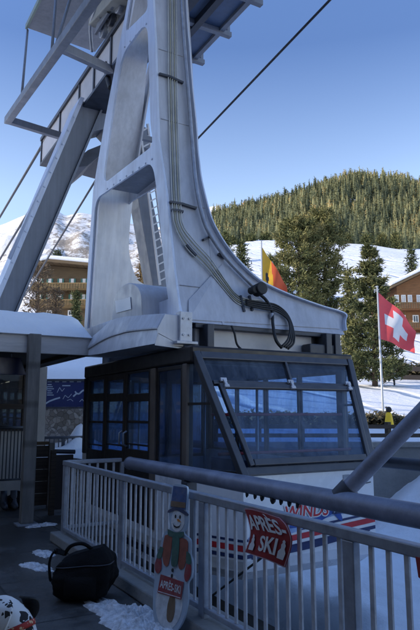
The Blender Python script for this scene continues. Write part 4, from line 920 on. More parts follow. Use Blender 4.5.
mb = MB(); mb.prism([hp(x, y, HXo - .012) for x, y in [(115, 301), (130, 297), (131, 309), (116, 313)]], (.004, 0, 0)); lb = mb.build('label_plate', M('faded_label', (.93, .95, 1.0), .5, 0, .03), hs)
mb = MB(); mb.prism([hp(x, y, HXo + .50) for x, y in [(163, 300), (170.5, 300), (170.5, 312), (163, 312)]], (-.06, 0, 0)); mb.build('recess_shade_slab', STEEL_D, hs)  # dark slab standing for the shade inside the housing recess
mb = MB(); mb.box((3.30, yn(2.9) - .10, 2.60), (3.47, yn(2.9) + .02, 2.97)); br = mb.build('foot_bracket', GALV_L, hanger, bevel=.008)
for zz in (2.68, 2.88):
    for x in (3.345, 3.425): MB().disc((x, yn(2.9) - .10, zz), (0, -1, 0), .014, .014, 8).build('bolt', GALV, br)
mb = MB(); mb.box((3.24, yn(2.9) - .14, 2.565), (3.53, yn(2.9) + .05, 2.60)); mb.build('foot_plate', GALV_L, hanger, bevel=.006)
# suspension frame between roof and hanger
ZR2 = ZR + .022
mb = MB(); mb.box((3.62, 6.78, ZR2 + .04), (5.5, 7.1, 2.82)); mb.build('suspension_beam', PANEL, hanger, bevel=.02)
mb = MB(); mb.box((3.56, 6.66, 2.795), (5.85, 6.78, 2.86)); mb.build('recess_shade_strip', STEEL_D, hanger, bevel=.008)  # dark strip painting the shaded recess under the hanger foot
for x in (3.72, 5.62, 5.78): MB().box((x - .05, 6.55, ZR2), (x + .05, 6.77, 2.84)).build('dark_block', STEEL_D, hanger, bevel=.01)
mb = MB(); mb.box((5.52, 6.80, ZR2), (5.86, 7.15, 2.82)); mb.build('dark_block', STEEL_D, hanger, bevel=.01)  # dark block filling the gap at the right end
mb = MB(); mb.box((5.3, 6.58, ZR2), (5.88, 6.76, 2.68)); mb.build('dark_block', STEEL_D, hanger, bevel=.015)
mb = MB(); mb.tube(catmull([(4.05, 6.6, 2.84), (4.07, 6.56, 2.74), (4.1, 6.55, 2.6), (4.15, 6.5, ZR2)], 5), .014, 8); mb.build('flexible_hose', BLACK, hanger, smooth=True)
mb = MB(); mb.box((3.6, 9.9, ZR2), (5.5, 10.2, 2.80)); mb.build('suspension_beam', STEEL_G, hanger, bevel=.02)
mb = MB(); mb.box((5.3, 7.0, ZR2 + .05), (5.5, 10.0, 2.7)); mb.box((3.62, 7.12, ZR2 + .05), (3.8, 9.88, 2.7)); mb.build('suspension_frame', STEEL_D, hanger, bevel=.01)

# ------------------------------------------------------------------ carriage
KX = 3.9
kp = lambda x, y, X=KX: pt(x, y, X=X)
c0 = kp(43, 141); c1 = kp(43, 161)
zt, zb_ = 9.3, 8.62
mb = MB(); mb.box((KX + .02, 4.5, zb_ + .04), (KX + .5, 16.4, zt - .03)); carr = mb.build('carriage', STEEL_D, car)
yseg = [16.45, 14.6, 13.0, 11.95, 10.9, 9.85, 8.6, 7.2, 5.8, 4.5]
for a, b_ in zip(yseg[:-1], yseg[1:]):
    mb = MB(); mb.box((KX - .03, b_ + .025, zb_), (KX + .012, a - .025, zt)); mb.build('side_panel', PANEL, carr, bevel=.01)
for a in yseg: MB().box((KX - .06, a - .035, zb_ - .03), (KX + .015, a + .035, zt + .03)).build('panel_rib', STEEL_D, carr)
mb = MB(); mb.box((KX - .08, 4.5, zt + .002), (KX + .55, 16.5, zt + .10)); mb.box((KX - .07, 4.5, zb_ - .07), (KX + .5, 16.45, zb_ - .005)); mb.build('carriage_chord', STEEL_D, carr)
# rockers, wheels and a grey cover above
CVX = 3.55; ca, cb, cc_ = kp(88, 26, CVX), kp(89, 17.5, CVX), kp(119, -18, CVX)
cslope = (kp(119, -8, CVX) - ca)
mb = MB(); mb.prism([ca, ca + cslope, ca + cslope + Vector((0, 0, .30)), ca + Vector((0, 0, .30))], (.62, 0, 0)); mb.build('wheel_cover', M('olive_grey_cover', (.34, .34, .31), .6, 0, .15, 3, dirt=(.15, .15, .14), dirt_amt=.6), carr, bevel=.02)
for k in range(7):
    y = 11.2 - k * .46; x = KX - .16
    mb = MB(); mb.disc((x, y, zt + .30), (1, 0, 0), .17, .1, 20); mb.disc((x - .05, y, zt + .30), (1, 0, 0), .06, .2, 12); mb.build('wheel', STEEL_D if k % 2 else GALV, carr, bevel=.012)
for k in range(3):
    y = 10.95 - k * .92
    mb = MB(); mb.prism([(KX - .26, y - .40, zt + .24), (KX - .26, y + .40, zt + .24), (KX - .26, y + .14, zt + .56), (KX - .26, y - .14, zt + .56)], (.06, 0, 0)); mb.disc((KX - .30, y, zt + .44), (1, 0, 0), .07, .05, 12); mb.build('rocker', STEEL_G, carr, bevel=.008)
for y0, y1, z0, z1 in ((10.9, 10.2, .5, .95), (10.0, 10.4, .5, 1.0), (9.6, 9.9, .45, 1.1), (9.0, 9.4, .4, 1.1), (8.6, 9.2, .5, 1.2)):
    MB().beam((KX - .2, y0, zt + z0), (KX - .1, y1, zt + z1), .07, .07).build('brace', GALV if y0 > 9.3 else STEEL_D, carr)
mb = MB(); mb.box((KX - .1, 8.2, zt + .56), (KX + .4, 11.3, zt + .70)); mb.build('rocker_beam', STEEL_D, carr, bevel=.01)
mb = MB(); mb.tube(catmull([kp(108, 62), kp(106.5, 70), kp(108.5, 80), kp(111, 88)], 5), .06, 8); mb.build('hydraulic_hose', BLACK, carr, smooth=True)
mb = MB(); mb.tube(catmull([(KX - .12, 11.9, zt + .2), (KX - .3, 11.5, zt + .5), (KX - .35, 11.1, zt + .55), (KX - .3, 10.7, zt + .75)], 5), .035, 8); mb.build('hydraulic_hose', GALV, carr, smooth=True)
# maintenance platform tubes out to the left, hung from a small roof
f1, f2 = kp(8, 120, 2.5), kp(60, 46.5, 2.5); fdv = (f1 - f2).normalized(); f3 = f2 - fdv * 3.4
pf = MB(); pf.beam(f1 + fdv * .08, f3, .15, .17); plat = pf.build('platform_frame', STEEL_G, carr, bevel=.012)
for p_, yq in ((f1, (62, 136.5)), (f2, (110, 70))):
    q_ = kp(*yq, 3.85); MB().beam(p_, q_, .14, .16).build('platform_arm', STEEL_G, carr, bevel=.012)
ra, rb = kp(27.5, 28, 2.8), kp(95, 52, 4.7); rup = Vector((0, -1, 0))
rv = Vector((0, -6.5, -.5))
mb = MB(); mb.hexa([ra, rb, rb + rv, ra + rv], [v + Vector((0, 0, .05)) for v in (ra, rb, rb + rv, ra + rv)]); mb.build('platform_roof', STEEL_G, carr)
mb = MB(); mb.beam(ra + Vector((-.03, 0, .02)), ra + rv + Vector((-.03, 0, .02)), .05, .12); mb.build('roof_edge', M('greenish_roof_edge', (.20, .26, .22), .5), carr)
lineq = lambda x: lerp(f2, f1, (60 - x) / (60 - 8.))
for a, b_ in ((kp(27.5, 30, 2.8), kp(21.3, 100, 2.5)), (kp(56.5, -12, 2.8), kp(51.2, 59, 2.5)), (kp(74, -14, 3.0), kp(53, 55, 2.5))):
    MB().tube([a, b_], .028, 8).build('hanger_rod', STEEL_G, carr, smooth=True)
# top of the hanger up into the carriage
mb = MB(); mb.box((HX + .05, 7.9, 9.38), (HX + 1.0, 8.8, 9.75)); mb.build('hanger_head', STEEL_D, hanger, bevel=.02)

# ------------------------------------------------------------------ support tower behind, walkway, ropes
TY = 12.6
tp = lambda x, y, Y=TY: pt(x, y, Y=Y)
tw = thing('support_tower', (4.3, TY, 0), 'leaning grey steel support legs carrying the track behind the hanger', 'tower')
def taper(mb, a0, a1, b0, b1, dep):       # leg: top edge a0-a1, bottom edge b0-b1, extruded back
    return mb.prism([a0, a1, b1, b0], (0, dep, 0))
def ext(a, b, z):                          # carry the line on to height z
    k = (z - a.z) / (b.z - a.z); return a + (b - a) * k
a0, a1, b0, b1 = tp(82.5, 101), tp(101.5, 106), tp(3, 289), tp(19, 301)
mb = MB(); taper(mb, a0, a1, ext(a0, b0, .4), ext(a1, b1, .4), .5); lg = mb.build('leg', STEEL_G, tw, bevel=.01)
fl = MB(); s_ = Vector((-.10, 0, 0)); taper(fl, a0 + s_ + Vector((0, -.16, 0)), a0 + Vector((-.004, -.16, 0)), ext(a0, b0, .4) + s_ + Vector((0, -.16, 0)), ext(a0, b0, .4) + Vector((-.004, -.16, 0)), .75); fl.build('leg_flange', STEEL_L, lg)
for k in range(16):
    t = (k + .5) / 16; p = lerp(a0, ext(a0, b0, 3.2), t) + Vector((-.05, -.165, 0)); MB().disc(p, (0, -1, 0), .022, .02, 8).build('bolt', STEEL_L, lg)
fl = MB(); p, q = tp(72, 121) + Vector((0, -.12, 0)), tp(8, 260) + Vector((0, -.12, 0)); fl.tube([p, q], .045, 8); fl.build('leg_pipe', STEEL_L, lg, smooth=True)
fl = MB(); taper(fl, a1 + Vector((.004, -.07, 0)), a1 + Vector((.05, -.07, 0)), ext(a1, b1, .4) + Vector((.004, -.07, 0)), ext(a1, b1, .4) + Vector((.05, -.07, 0)), .6); fl.build('leg_flange', STEEL_G, lg)
c0, c1, d0, d1 = tp(133, 170), tp(146, 170), tp(153, 285), tp(169.5, 281)
mb = MB(); c0 = ext(d0, c0, 7.6); c1 = ext(d1, c1, 7.6); taper(mb, c0, c1, ext(c0, d0, -3), ext(c1, d1, -3), .5); lg2 = mb.build('leg', STEEL_G, tw, bevel=.01)
hd = MB(); hd.prism([tp(x, y) for x, y in [(80, 101), (118, 112), (150, 128), (152, 148), (118, 143), (104, 128), (92, 131), (84, 150), (74, 160)]], (0, .5, 0)); hd.v = [(a, b + .06, c) for a, b, c in hd.v]; hd.build('cross_head', STEEL_G, tw, bevel=.01)
hd = MB(); hd.prism([tp(x, y, TY + .1) for x, y in [(73, 162), (88, 150), (103, 144), (120, 150), (150, 156), (150, 166), (104, 152), (87, 166), (76, 167)]], (0, 1.6, 0)); hd.build('inspection_platform', STEEL_D, tw)
# ladder beside the right leg
la, lb_ = tp(140, 128, TY - .2), tp(160, 285, TY - .2); la2, lb2 = tp(147.5, 124, TY - .2), tp(168, 281, TY - .2)
mb = MB(); mb.beam(la, lb_, .045, .045); mb.beam(la2, lb2, .045, .045)
for k in range(20):
    t = (k + .5) / 20; mb.beam(lerp(la, lb_, t), lerp(la2, lb2, t), .03, .03)
mb.build('ladder', PANEL, tw)
# service walkway high on the right
gw = thing('service_walkway', (5.0, 8, 7.7), 'overhead steel service walkway with grating underside, top right of the hanger', 'walkway')
gx0, gx1 = 4.35, 5.35; gzz = pt(192, 60, X=gx1).z; gy = pt(192, 60, X=gx1).y
mb = MB(); mb.box((gx0, -3, gzz), (gx1, gy, gzz + .05)); mb.build('grating', DARKBLUE, gw)
for x, nm in ((gx0, 'edge_beam'), (gx1, 'edge_beam')): MB().box((x - .05, -3, gzz - .06), (x + .05, gy + .02, gzz + .16)).build(nm, STEEL_D if x < 5 else STEEL_G, gw, bevel=.008)
MB().box((lerp(gx0, gx1, .42), -3, gzz - .13), (lerp(gx0, gx1, .42) + .12, gy, gzz - .003)).build('edge_beam', STEEL_D, gw)
y = gy - .1
while y > 0:
    MB().box((gx0 + .05, y - .05, gzz - .10), (gx1 + .22, y + .05, gzz - .004)).build('cross_beam', STEEL_G, gw, bevel=.006); y -= 1.05
for k in range(9): MB().box((gx1 + .14, gy - .12 - k * 1.05, gzz - .004), (gx1 + .2, gy - .06 - k * 1.05, gzz + 1.0)).build('guard_post', STEEL_G, gw)
MB().box((gx1 + .13, 0, gzz + 1.0), (gx1 + .21, gy, gzz + 1.06)).build('guard_rail', STEEL_G, gw)
def rope(label, pts, r=.028):
    o = MB().tube(pts, r, 8).build('steel_rope', STEEL_D, None, smooth=True); return tag(o, label, 'steel rope', 'steel ropes of the cable car')
e0, e1 = pt(194, 142.5, X=5.0), pt(330, 0, X=5.0); dv = (e1 - e0)
# its lower end is made fast in a socket behind the near leg
s0 = e0 - dv * .06
rope('dark rope rising right from the hanger edge into clear sky', [s0, e0, e1, e1 + dv * 1.5], .018)
sk = MB().tube([s0 + dv * -.02, s0 + dv * .04], .06, 12).build('rope_socket', STEEL_D, hanger)
sk2 = MB(); sk2.beam(Vector((xrN(s0.z) - .05, s0.y - .0, s0.z)), s0, .08, .08); sk2.build('socket_arm', STEEL_G, hanger)
for lab, (xa, ya), (xb, yb), X, r_ in (('steep dark rope, upper of the two at the left edge beside the leaning leg', (-25, 259), (47, 137), 3.9, .04), ('dark rope hugging the leaning leg, lower of the two at the left edge', (-20, 292), (66, 150), 4.3, .04),
                                ('thin rope passing between the leaning leg and the hanger', (62, 235), (97, 178), 5.2, .03)):
    p, q = pt(xa, ya, X=X), pt(xb, yb, X=X); dv = q - p
    rope(lab, [p - dv * 1.5, p, q, q + dv * (.02 if r_ > .035 else .9)], r_)

# ------------------------------------------------------------------ shelter beside the berth
sh = thing('shelter', (1.5, 9.4, DECK), 'flat snow covered shelter roof on a square post at the left', 'shelter')
SX1, SYa, SYb = 3.10, 9.3, 13.3; RY = 10.15
MB().hexa([(-3.9, SYa, 2.61), (SX1, SYa, 2.63), (SX1, SYa + .06, 2.63), (-3.9, SYa + .06, 2.61)], [(-3.9, SYa, 2.93), (SX1, SYa, 2.90), (SX1, SYa + .06, 2.90), (-3.9, SYa + .06, 2.93)]).build('fascia', M('grey_fascia_board', (.62, .60, .60), .8, 0, .15, 2, .1, 20, dirt=(.17, .16, .16), dirt_amt=.5, stretch=(.4, 1, 4)), sh, bevel=.008)
MB().box((SX1 - .06, SYa + .062, 2.63), (SX1, SYb, 2.90)).build('fascia', M('brown_side_fascia', (.16, .14, .13), .8), sh)
MB().hexa([(-3.9, SYa + .062, 2.66), (SX1 - .062, SYa + .062, 2.66), (SX1 - .062, SYb, 2.66), (-3.9, SYb, 2.66)], [(-3.9, SYa + .062, 2.88), (SX1 - .062, SYa + .062, 2.88), (SX1 - .062, SYb, 2.88), (-3.9, SYb, 2.88)]).prism([(SX1 - .07, SYa + .07, 2.882), (SX1 - .07, RY, 3.29), (SX1 - .07, SYb, 2.91)], (-7, 0, 0)).build('roof', WOOD_D, sh)
MB().box((SX1 - .35, SYa + .065, 2.60), (SX1 - .20, SYb - .1, 2.658)).build('rafter', WOOD_D, sh)
def rz_(y): return .42 * (y - SYa) / (RY - SYa) if y < RY else .42 * (1 - .9 * (y - RY) / (SYb - RY))
def sroof(a, b):
    x = lerp(-3.9, SX1 + .02, a); y = lerp(SYa - .05, RY, b / .45) if b < .45 else lerp(RY, SYb, (b - .45) / .55)
    e = min(1, b * 20) ** .6 * min(1, (1 - a) * 50) ** .6
    return Vector((x, y, 2.905 + .07 * e + max(0, rz_(y)) + (.025 * noise.noise(Vector((x * 2, y * 2, 0))) + .014 * noise.noise(Vector((x * 8, y * 8, 0)))) * e))
mb = MB(); mb.grid(sroof, 60, 30)
nv = len(mb.v); edge = [Vector(mb.v[i]) for i in range(61)]; mb.add([v for v in edge] + [Vector((v.x, v.y + .04, 2.89)) for v in edge], [(i, i + 1, 62 + i, 61 + i) for i in range(60)])
edge = [Vector(mb.v[61 * j + 60]) for j in range(31)]; mb.add([v for v in edge] + [Vector((v.x - .04, v.y, 2.89 + max(0, rz_(v.y)) - .01)) for j, v in enumerate(edge)], [(i, i + 1, 32 + i, 31 + i) for i in range(30)])
mb.build('roof_snow', SNOW, sh, smooth=True)
pb = pt(30, 528, Z=DECK); 
MB().box((pb.x - .088, SYa - .16, DECK), (pb.x + .088, SYa - .003, 2.905)).build('post', WOOD_P, sh, bevel=.01)
MB().box((pb.x - .15, SYa - .22, DECK + .002), (pb.x + .15, SYa + .05, DECK + .03)).build('post_foot', GALV, sh, bevel=.006)
MB().box((-3.0, SYa + .4, DECK), (-2.8, SYa + .6, 2.66)).build('post', WOOD_P, sh)
# blue hanging sign under the eave
a, b_ = pt(0, 357, Y=9.9), pt(26, 375, Y=9.9)
o = thing('blue_sign', (b_.x - .2, 9.9, b_.z), 'plain blue hanging sign under the shelter eave at the left edge', 'sign')
MB().hexa([(0.9, 9.88, b_.z), (b_.x, 9.88, b_.z), (b_.x, 9.93, b_.z), (0.9, 9.93, b_.z)], [(0.9, 9.88, a.z), (b_.x - .10, 9.88, a.z), (b_.x - .10, 9.93, a.z), (0.9, 9.93, a.z)]).build('panel', SIGNB, o, bevel=.006)
for x in (1.1, b_.x - .25): MB().box((x, 9.895, a.z), (x + .02, 9.915, 2.66)).build('bracket', GALV, o)
# ticket hut wall with a window, under the shelter
wy = 12.4
hut = thing('ticket_hut', (1.0, wy, DECK), 'pale plaster hut wall with a dark wide window behind the post', 'hut')
xr_ = pt(46, 400, Y=wy).x; xw0, xw1 = -1.2, pt(27, 400, Y=wy).x; zw1, zw0 = pt(10, 369, Y=wy).z, pt(10, 431, Y=wy).z
for lo, hi in (((-3.9, wy, DECK), (xr_, wy + .2, zw0)), ((-3.9, wy, zw1), (xr_, wy + .2, 2.655)), ((xw1, wy, zw0), (xr_, wy + .2, zw1)), ((-3.9, wy, zw0), (xw0, wy + .2, zw1))): 
    MB().box(lo, hi).build('wall', PLASTER, hut)
MB().box((xr_ - .2, wy + .202, DECK), (xr_, wy + 1.6, 2.655)).build('wall', PLASTER, hut)
fr = MB()
for lo, hi in (((xw0, wy - .03, zw0), (xw1, wy + .05, zw0 + .09)), ((xw0, wy - .03, zw1 - .09), (xw1, wy + .05, zw1)), ((xw1 - .09, wy - .03, zw0 + .09), (xw1, wy + .05, zw1 - .09)), ((xw0, wy - .03, zw0 + .09), (xw0 + .09, wy + .05, zw1 - .09)), ((xw0 + .09, wy - .03, zw0 + .42), (xw1 - .09, wy + .05, zw0 + .52))): fr.box(lo, hi)
wf = fr.build('window', WOOD_D, hut, bevel=.005)
MB().box((xw0 + .09, wy + .0, zw0 + .09), (xw1 - .09, wy + .02, zw1 - .09)).build('pane', glass_mat('hut_glass', (.30, .28, .24), .05), wf)
MB().box((xw0 + .2, wy + .14, zw0 + .6), (xw1 - .45, wy + .16, zw1 - .2)).build('blind', M('pale_blind', (.5, .47, .4), .9), hut)
# map board on the stone wall
md = 13.9
def mbp(x, y, o_=0.): return pt(x, y, D=md - o_)
A_, B_ = mbp(46, 381), mbp(84, 407)
ua, ub = md * (46 - 210) / 610., md * (86.5 - 210) / 610.
mp = thing('map_board', du(md, (ua + ub) / 2, 1.5), 'wide navy blue ski area map board with white piste lines on the stone wall', 'sign')
z0, z1 = B_.z, A_.z
MB().hexa([du(md, ua, z0), du(md, ub, z0), du(md + .05, ub, z0), du(md + .05, ua, z0)], [du(md, ua, z1), du(md, ub, z1), du(md + .05, ub, z1), du(md + .05, ua, z1)]).build('board', SIGNB, mp)
fr = MB(); fr.beam(du(md - .01, ua, z1 + .02), du(md - .01, ub, z1 + .02), .06, .05); fr.beam(du(md - .01, ua, z0 - .02), du(md - .01, ub, z0 - .02), .06, .03); fr.build('board_frame', STEEL_D, mp)
mm = MB()
def mline(P_, wd, off=.004):
    for (a, b), (c, d_) in zip(P_[:-1], P_[1:]):
        p = du(md - off, lerp(ua, ub, a), lerp(z0, z1, b)); q = du(md - off, lerp(ua, ub, c), lerp(z0, z1, d_)); t = (q - p).normalized(); nn = t.cross(Vector((SY, CY, 0))).normalized() * wd / 2
        mm.add([p - nn, p + nn, q + nn, q - nn], [(0, 1, 2, 3)])
mline([(.02, .12), (.12, .22), (.25, .30), (.38, .36)], .035); mline([(.70, .40), (.78, .52), (.84, .50), (.92, .62), (.98, .66)], .035); mline([(.78, .52), (.74, .60)], .03)
for P_ in ([(.30, .55), (.36, .75), (.42, .6), (.48, .72)], [(.45, .3), (.5, .45), (.58, .35), (.66, .5)], [(.55, .25), (.64, .3), (.7, .22)], [(.05, .65), (.05, .8)], [(.86, .2), (.92, .3), (.97, .2)]): mline(P_, .012)
for k in range(6): mline([(.06, .86 - k * .08), (.06 + .10 + .03 * (k % 3), .86 - k * .08)], .02)
for k in range(5): mline([(.06 + k * .18, .97), (.06 + k * .18 + .1, .97)], .018)
mline([(.42, .82), (.62, .82)], .025)
mm.build('piste_lines', M('pale_map_ink', (.45, .52, .62), .5), mp, fixn=False)
# snow heap at foot of the stone wall and snow in front of it
mb = MB(); mb.grid(lambda a, b: du(lerp(12.2, 14.28, b), lerp(-5.5, -1.2, a), lerp(.86, 1.05, b ** .6) + .09 * noise.noise(Vector((a * 9, b * 5, 8))) + .45 * math.exp(-((a - .60) ** 2 / .003 + (b - .85) ** 2 / .05))), 50, 16)
tag(mb.build('snow_bank', SNOW, smooth=True), kind='structure')
# rear railings of the boarding deck
def simple_rail(label, p0, p1, zt, zb_, n, mat, npost=2, w=.03):
    p0 = Vector((*p0, 0)); p1 = Vector((*p1, 0)); o = thing('deck_railing', (p0.x, p0.y, DECK), label, 'railing', 'thin dark railings at the back of the deck')
    MB().tube([p0 + Vector((0, 0, zt)), p1 + Vector((0, 0, zt))], .028, 10).build('top_rail', STEEL_D, o, smooth=True)
    MB().tube([p0 + Vector((0, 0, zb_)), p1 + Vector((0, 0, zb_))], .018, 8).build('bottom_rail', STEEL_D, o, smooth=True)
    for i in range(n):
        p = lerp(p0, p1, (i + .5) / n); MB().beam((p.x, p.y, zb_ + .019), (p.x, p.y, zt - .03), .018, .018).build('bar', STEEL_D, o)
    for i in range(npost):
        p = lerp(p0, p1, i / (npost - 1)); MB().beam((p.x, p.y, DECK), (p.x, p.y, zt - .02), .06, .06).build('post', STEEL_D, o)
q0 = pt(-12, 428, Y=11.6); q1 = pt(27, 428, Y=11.6)
simple_rail('tall thin dark railing below the hut window at the left edge', (q0.x, 11.6), (q1.x, 11.6), q0.z, .55, 11, STEEL_D, 2)
q0 = pt(33, 438, Y=13.2); q1 = pt(92, 440, Y=13.2)
simple_rail('thin dark railing in front of the snow below the map board', (q0.x, 13.2), (q1.x, 13.2), q0.z, .45, 13, STEEL_D, 3)
a, b_ = pt(34, 443, Y=10.6), pt(51, 505, Y=10.6)
o = thing('wooden_board', ((a.x + b_.x) / 2, 10.6, DECK), 'dark upright slatted wooden screen just behind the shelter post', 'screen')
for k in range(5):
    z0 = lerp(DECK + .06, a.z - .04, k / 5); MB().box((a.x, 10.6, z0), (b_.x - .075, 10.64, z0 + (a.z - DECK) / 5 - .03)).build('slat', WOOD_D, o)
MB().box((b_.x - .07, 10.57, DECK), (b_.x + .02, 10.67, a.z)).build('post', WOOD_P, o, bevel=.006)
MB().box((a.x - .03, 10.585, a.z - .035), (b_.x - .072, 10.665, a.z + .02)).build('top_rail', WOOD, o)
a = pt(53, 450, Y=9.9); b_ = pt(69, 510, Y=9.9)
o = thing('barrier', (2.8, 9.9, DECK), 'low dark panelled barrier between the wooden screen and the railing corner', 'barrier')
MB().box((a.x + .05, 9.88, DECK + .08), (3.05, 9.93, a.z - .08)).build('panel', M('dark_brown_panel', (.045, .035, .035), .6, 0, .2, 4), o)
MB().box((a.x - .03, 9.86, DECK), (a.x + .045, 9.95, a.z)).build('post', WOOD_D, o); MB().tube([(a.x, 9.905, a.z - .02), (3.08, 9.905, a.z - .04)], .035, 10).build('top_rail', STEEL_D, o)
# dark rucksack by the far railing at the left edge
def bag(name, label, base, w, dp, h, rz, mat, seed, strap=True):
    o = thing(name, base, label, 'bag', rot=(0, 0, rz)); mb = MB()
    def fn(a, b):
        th = a * 2 * math.pi; z = b; ct, st_ = math.cos(th), math.sin(th)
        sq = (abs(ct) ** 4.5 + abs(st_) ** 4.5) ** (-1 / 4.5)
        pr = (1.0 + .10 * math.sin(math.pi * z)) * (1 - max(0, z - .72) ** 1.5 * 2.6) * (1 - max(0, .10 - z) * 3)
        lean = .10 * h * z
        k = 1 + .16 * noise.noise(Vector((ct * 1.9, st_ * 1.9, z * 3.5 + seed))) + .06 * noise.noise(Vector((ct * 5, st_ * 5, z * 9 + seed)))
        return Vector((ct * sq * w / 2 * pr * k + lean, st_ * sq * dp / 2 * pr * (1 - .25 * z) * k, h * (z * (1 - .10 * (1 - ct) * z)) + .01))
    mb.grid(fn, 56, 36); mb.add([fn(i / 56, 1) for i in range(56)], [tuple(range(56))]); mb.add([fn(i / 56, 0) for i in range(56)], [tuple(range(55, -1, -1))])
    body_ = mb.build('body', mat, o, smooth=True, local=True)
    mb = MB(); V = catmull([(-w * .34, -dp * .1, h * .84), (-w * .2, -dp * .22, h * 1.02), (w * .02, -dp * .2, h * 1.06), (w * .2, -dp * .1, h * .93)], 8); mb.tube(V, .016, 8); mb.build('grab_handle', mat, o, smooth=True, local=True)
    if strap:
        mb = MB(); P_ = catmull([(-w * .32, -dp * .2, h * .88), (-w * .50, -dp * .28, h * .92), (-w * .58, -dp * .3, h * .72), (-w * .56, -dp * .3, h * .45), (-w * .53, -dp * .3, h * .38)], 6)
        for p, q in zip(P_[:-1], P_[1:]): mb.beam(p, q, .045, .012, up=(1, 0, 0))
        mb.build('strap', mat, o, local=True)
        mb = MB(); mb.tube(catmull([fn(t, .70) + Vector((0, -.006 if t > .5 else .006, 0)) for t in np.linspace(.55, .98, 9)], 4), .005, 6); mb.build('zip', STEEL_D, o, smooth=True, local=True)
        mb = MB(); mb.grid(lambda a, b: Vector((lerp(-w * .26, w * .34, a), -dp * .54 - .035 * math.sin(math.pi * a) ** .5 * math.sin(math.pi * b) ** .5, lerp(h * .12, h * .5, b))), 12, 8); mb.build('front_pocket', mat, o, smooth=True, local=True)
    return o
bp_ = pt(85, 606, Z=DECK)
bag('rucksack', 'bulky black rucksack slumped on the deck beside the snow patch', (1.80, 5.45, DECK), .46, .34, .44, R(-30), CLOTH, 1)
bag('small_bag', 'small dark bag lying behind the shelter post at the left edge', (*pt(16, 503, Y=10.9).xy, DECK), .34, .24, .26, R(10), CLOTH, 4, False)
o = thing('ski_boots', (*pt(4, 500, Y=10.8).xy, DECK), 'pair of dark ski boots on the floor at the left edge behind the post', 'boots')
for k in (0, 1):
    x, y = o.location.x + k * .16, o.location.y - .02 * k
    mb = MB(); mb.tube([(x, y + .06, DECK + .3), (x, y + .05, DECK + .18), (x, y + .02, DECK + .08), (x, y - .10, DECK + .055), (x, y - .17, DECK + .05)], [.055, .06, .065, .05, .03], 12); mb.build('boot', STEEL_D, o, smooth=True)

# ------------------------------------------------------------------ snowman board
nb = Vector((math.cos(R(-113 - 90 + 180)), 0, 0))
az = R(-113)                                # outward normal, clockwise from +Y
nx, ny = math.sin(az), math.cos(az)
rz = math.atan2(ny, nx) + math.pi / 2       # local -y faces the normal
base = pt(166, 618, X=2.07); base = Vector((2.05, base.y * 2.05 / 2.07, DECK + .02))
sb = thing('snowman_sign', base, 'painted wooden snowman cutout on a board leaning on the railing', 'sign', rot=(R(-9), 0, rz)); sb.scale = (.86, 1, .985)
BH = 1.05; BLUE, RED, NAVY, GREEN, BROWN, WHITE = (M('shade_muted_sign_' + n, c, .65, 0, .25, 14, 0, 40, dirt=(.25, .24, .24), dirt_amt=.45) for n, c in (('blue', (.06, .10, .24)), ('red', (.30, .045, .05)), ('navy', (.04, .05, .11)), ('green', (.05, .13, .10)), ('brown', (.19, .12, .07)), ('white', (.66, .67, .69))))  # muted colours put the dock's shade into the sign paint
def flatp(poly, y, th, name, mat, parent):
    mb = MB(); mb.prism([(x, y, z) for x, z in poly], (0, th, 0)); return mb.build(name, mat, parent, local=True)
def ell(cx, cz, rx, rz_, n=28, rot=0., a0=0, a1=2 * math.pi):
    out = []
    for i in range(n):
        a = a0 + (a1 - a0) * i / n; x, z = math.cos(a) * rx, math.sin(a) * rz_; out.append((cx + x * math.cos(rot) - z * math.sin(rot), cz + x * math.sin(rot) + z * math.cos(rot)))
    return out
def sm(P_, n=5):
    Q = catmull([Vector((a, b, 0)) for a, b in P_] + [Vector((*P_[0], 0))], n)[:-1]; return [(p.x, p.y) for p in Q]
sil = sm([(0, 0), (.10, .02), (.175, .12), (.20, .26), (.185, .36), (.215, .41), (.215, .50), (.185, .56), (.165, .66), (.085, .70), (.105, .75), (.11, .82), (.10, .86), (.085, .88), (.075, 1.02), (.04, 1.05), (-.06, 1.055), (-.105, 1.03), (-.10, .94), (-.115, .87), (-.105, .80), (-.085, .72), (-.14, .68), (-.17, .58), (-.20, .52), (-.215, .44), (-.195, .38), (-.19, .26), (-.165, .10), (-.09, .015)], 5)
bd = flatp(sil, 0, .02, 'board', SKYW, sb)
flatp(ell(.005, .79, .078, .085), -.003, .002, 'face', WHITE, bd)
flatp(sm([(-.115, .855), (-.02, .885), (.11, .85), (.105, .83), (-.02, .86), (-.115, .835)]), -.006, .002, 'hat_brim', NAVY, bd)
flatp([(-.095, .874), (.078, .872), (.07, 1.035), (-.088, 1.04)], -.0045, .002, 'hat', BLUE, bd)
flatp([(-.094, .885), (.077, .884), (.075, .925), (-.092, .926)], -.0075, .002, 'hat_band', BROWN, bd)
for x in (-.025, .028): flatp(ell(x, .815, .009, .014, 12), -.006, .002, 'eye', DARKP, bd)
flatp([(-.004, .795), (.014, .80), (.05, .777), (.006, .782)], -.007, .002, 'carrot_nose', M('orange_paint', (.6, .2, .03), .5), bd)
flatp([(-.045, .765), (-.03, .75), (0, .742), (.03, .75), (.046, .768), (.03, .738), (0, .73), (-.03, .738)], -.0065, .002, 'smile', DARKP, bd)
flatp(sm([(-.095, .715), (0, .70), (.09, .712), (.085, .675), (.02, .66), (-.08, .67)]), -.0085, .002, 'scarf', GREEN, bd)
flatp(sm([(-.03, .675), (.04, .672), (.06, .56), (.05, .47), (-.01, .465), (-.02, .57)]), -.0100, .002, 'scarf_end', GREEN, bd)
flatp(sm([(-.125, .665), (-.04, .668), (-.045, .47), (-.10, .46), (-.135, .56)]), -.0055, .002, 'jacket_side', M('muted_red_paint', (.30, .09, .06), .6, 0, .3, 16), bd)
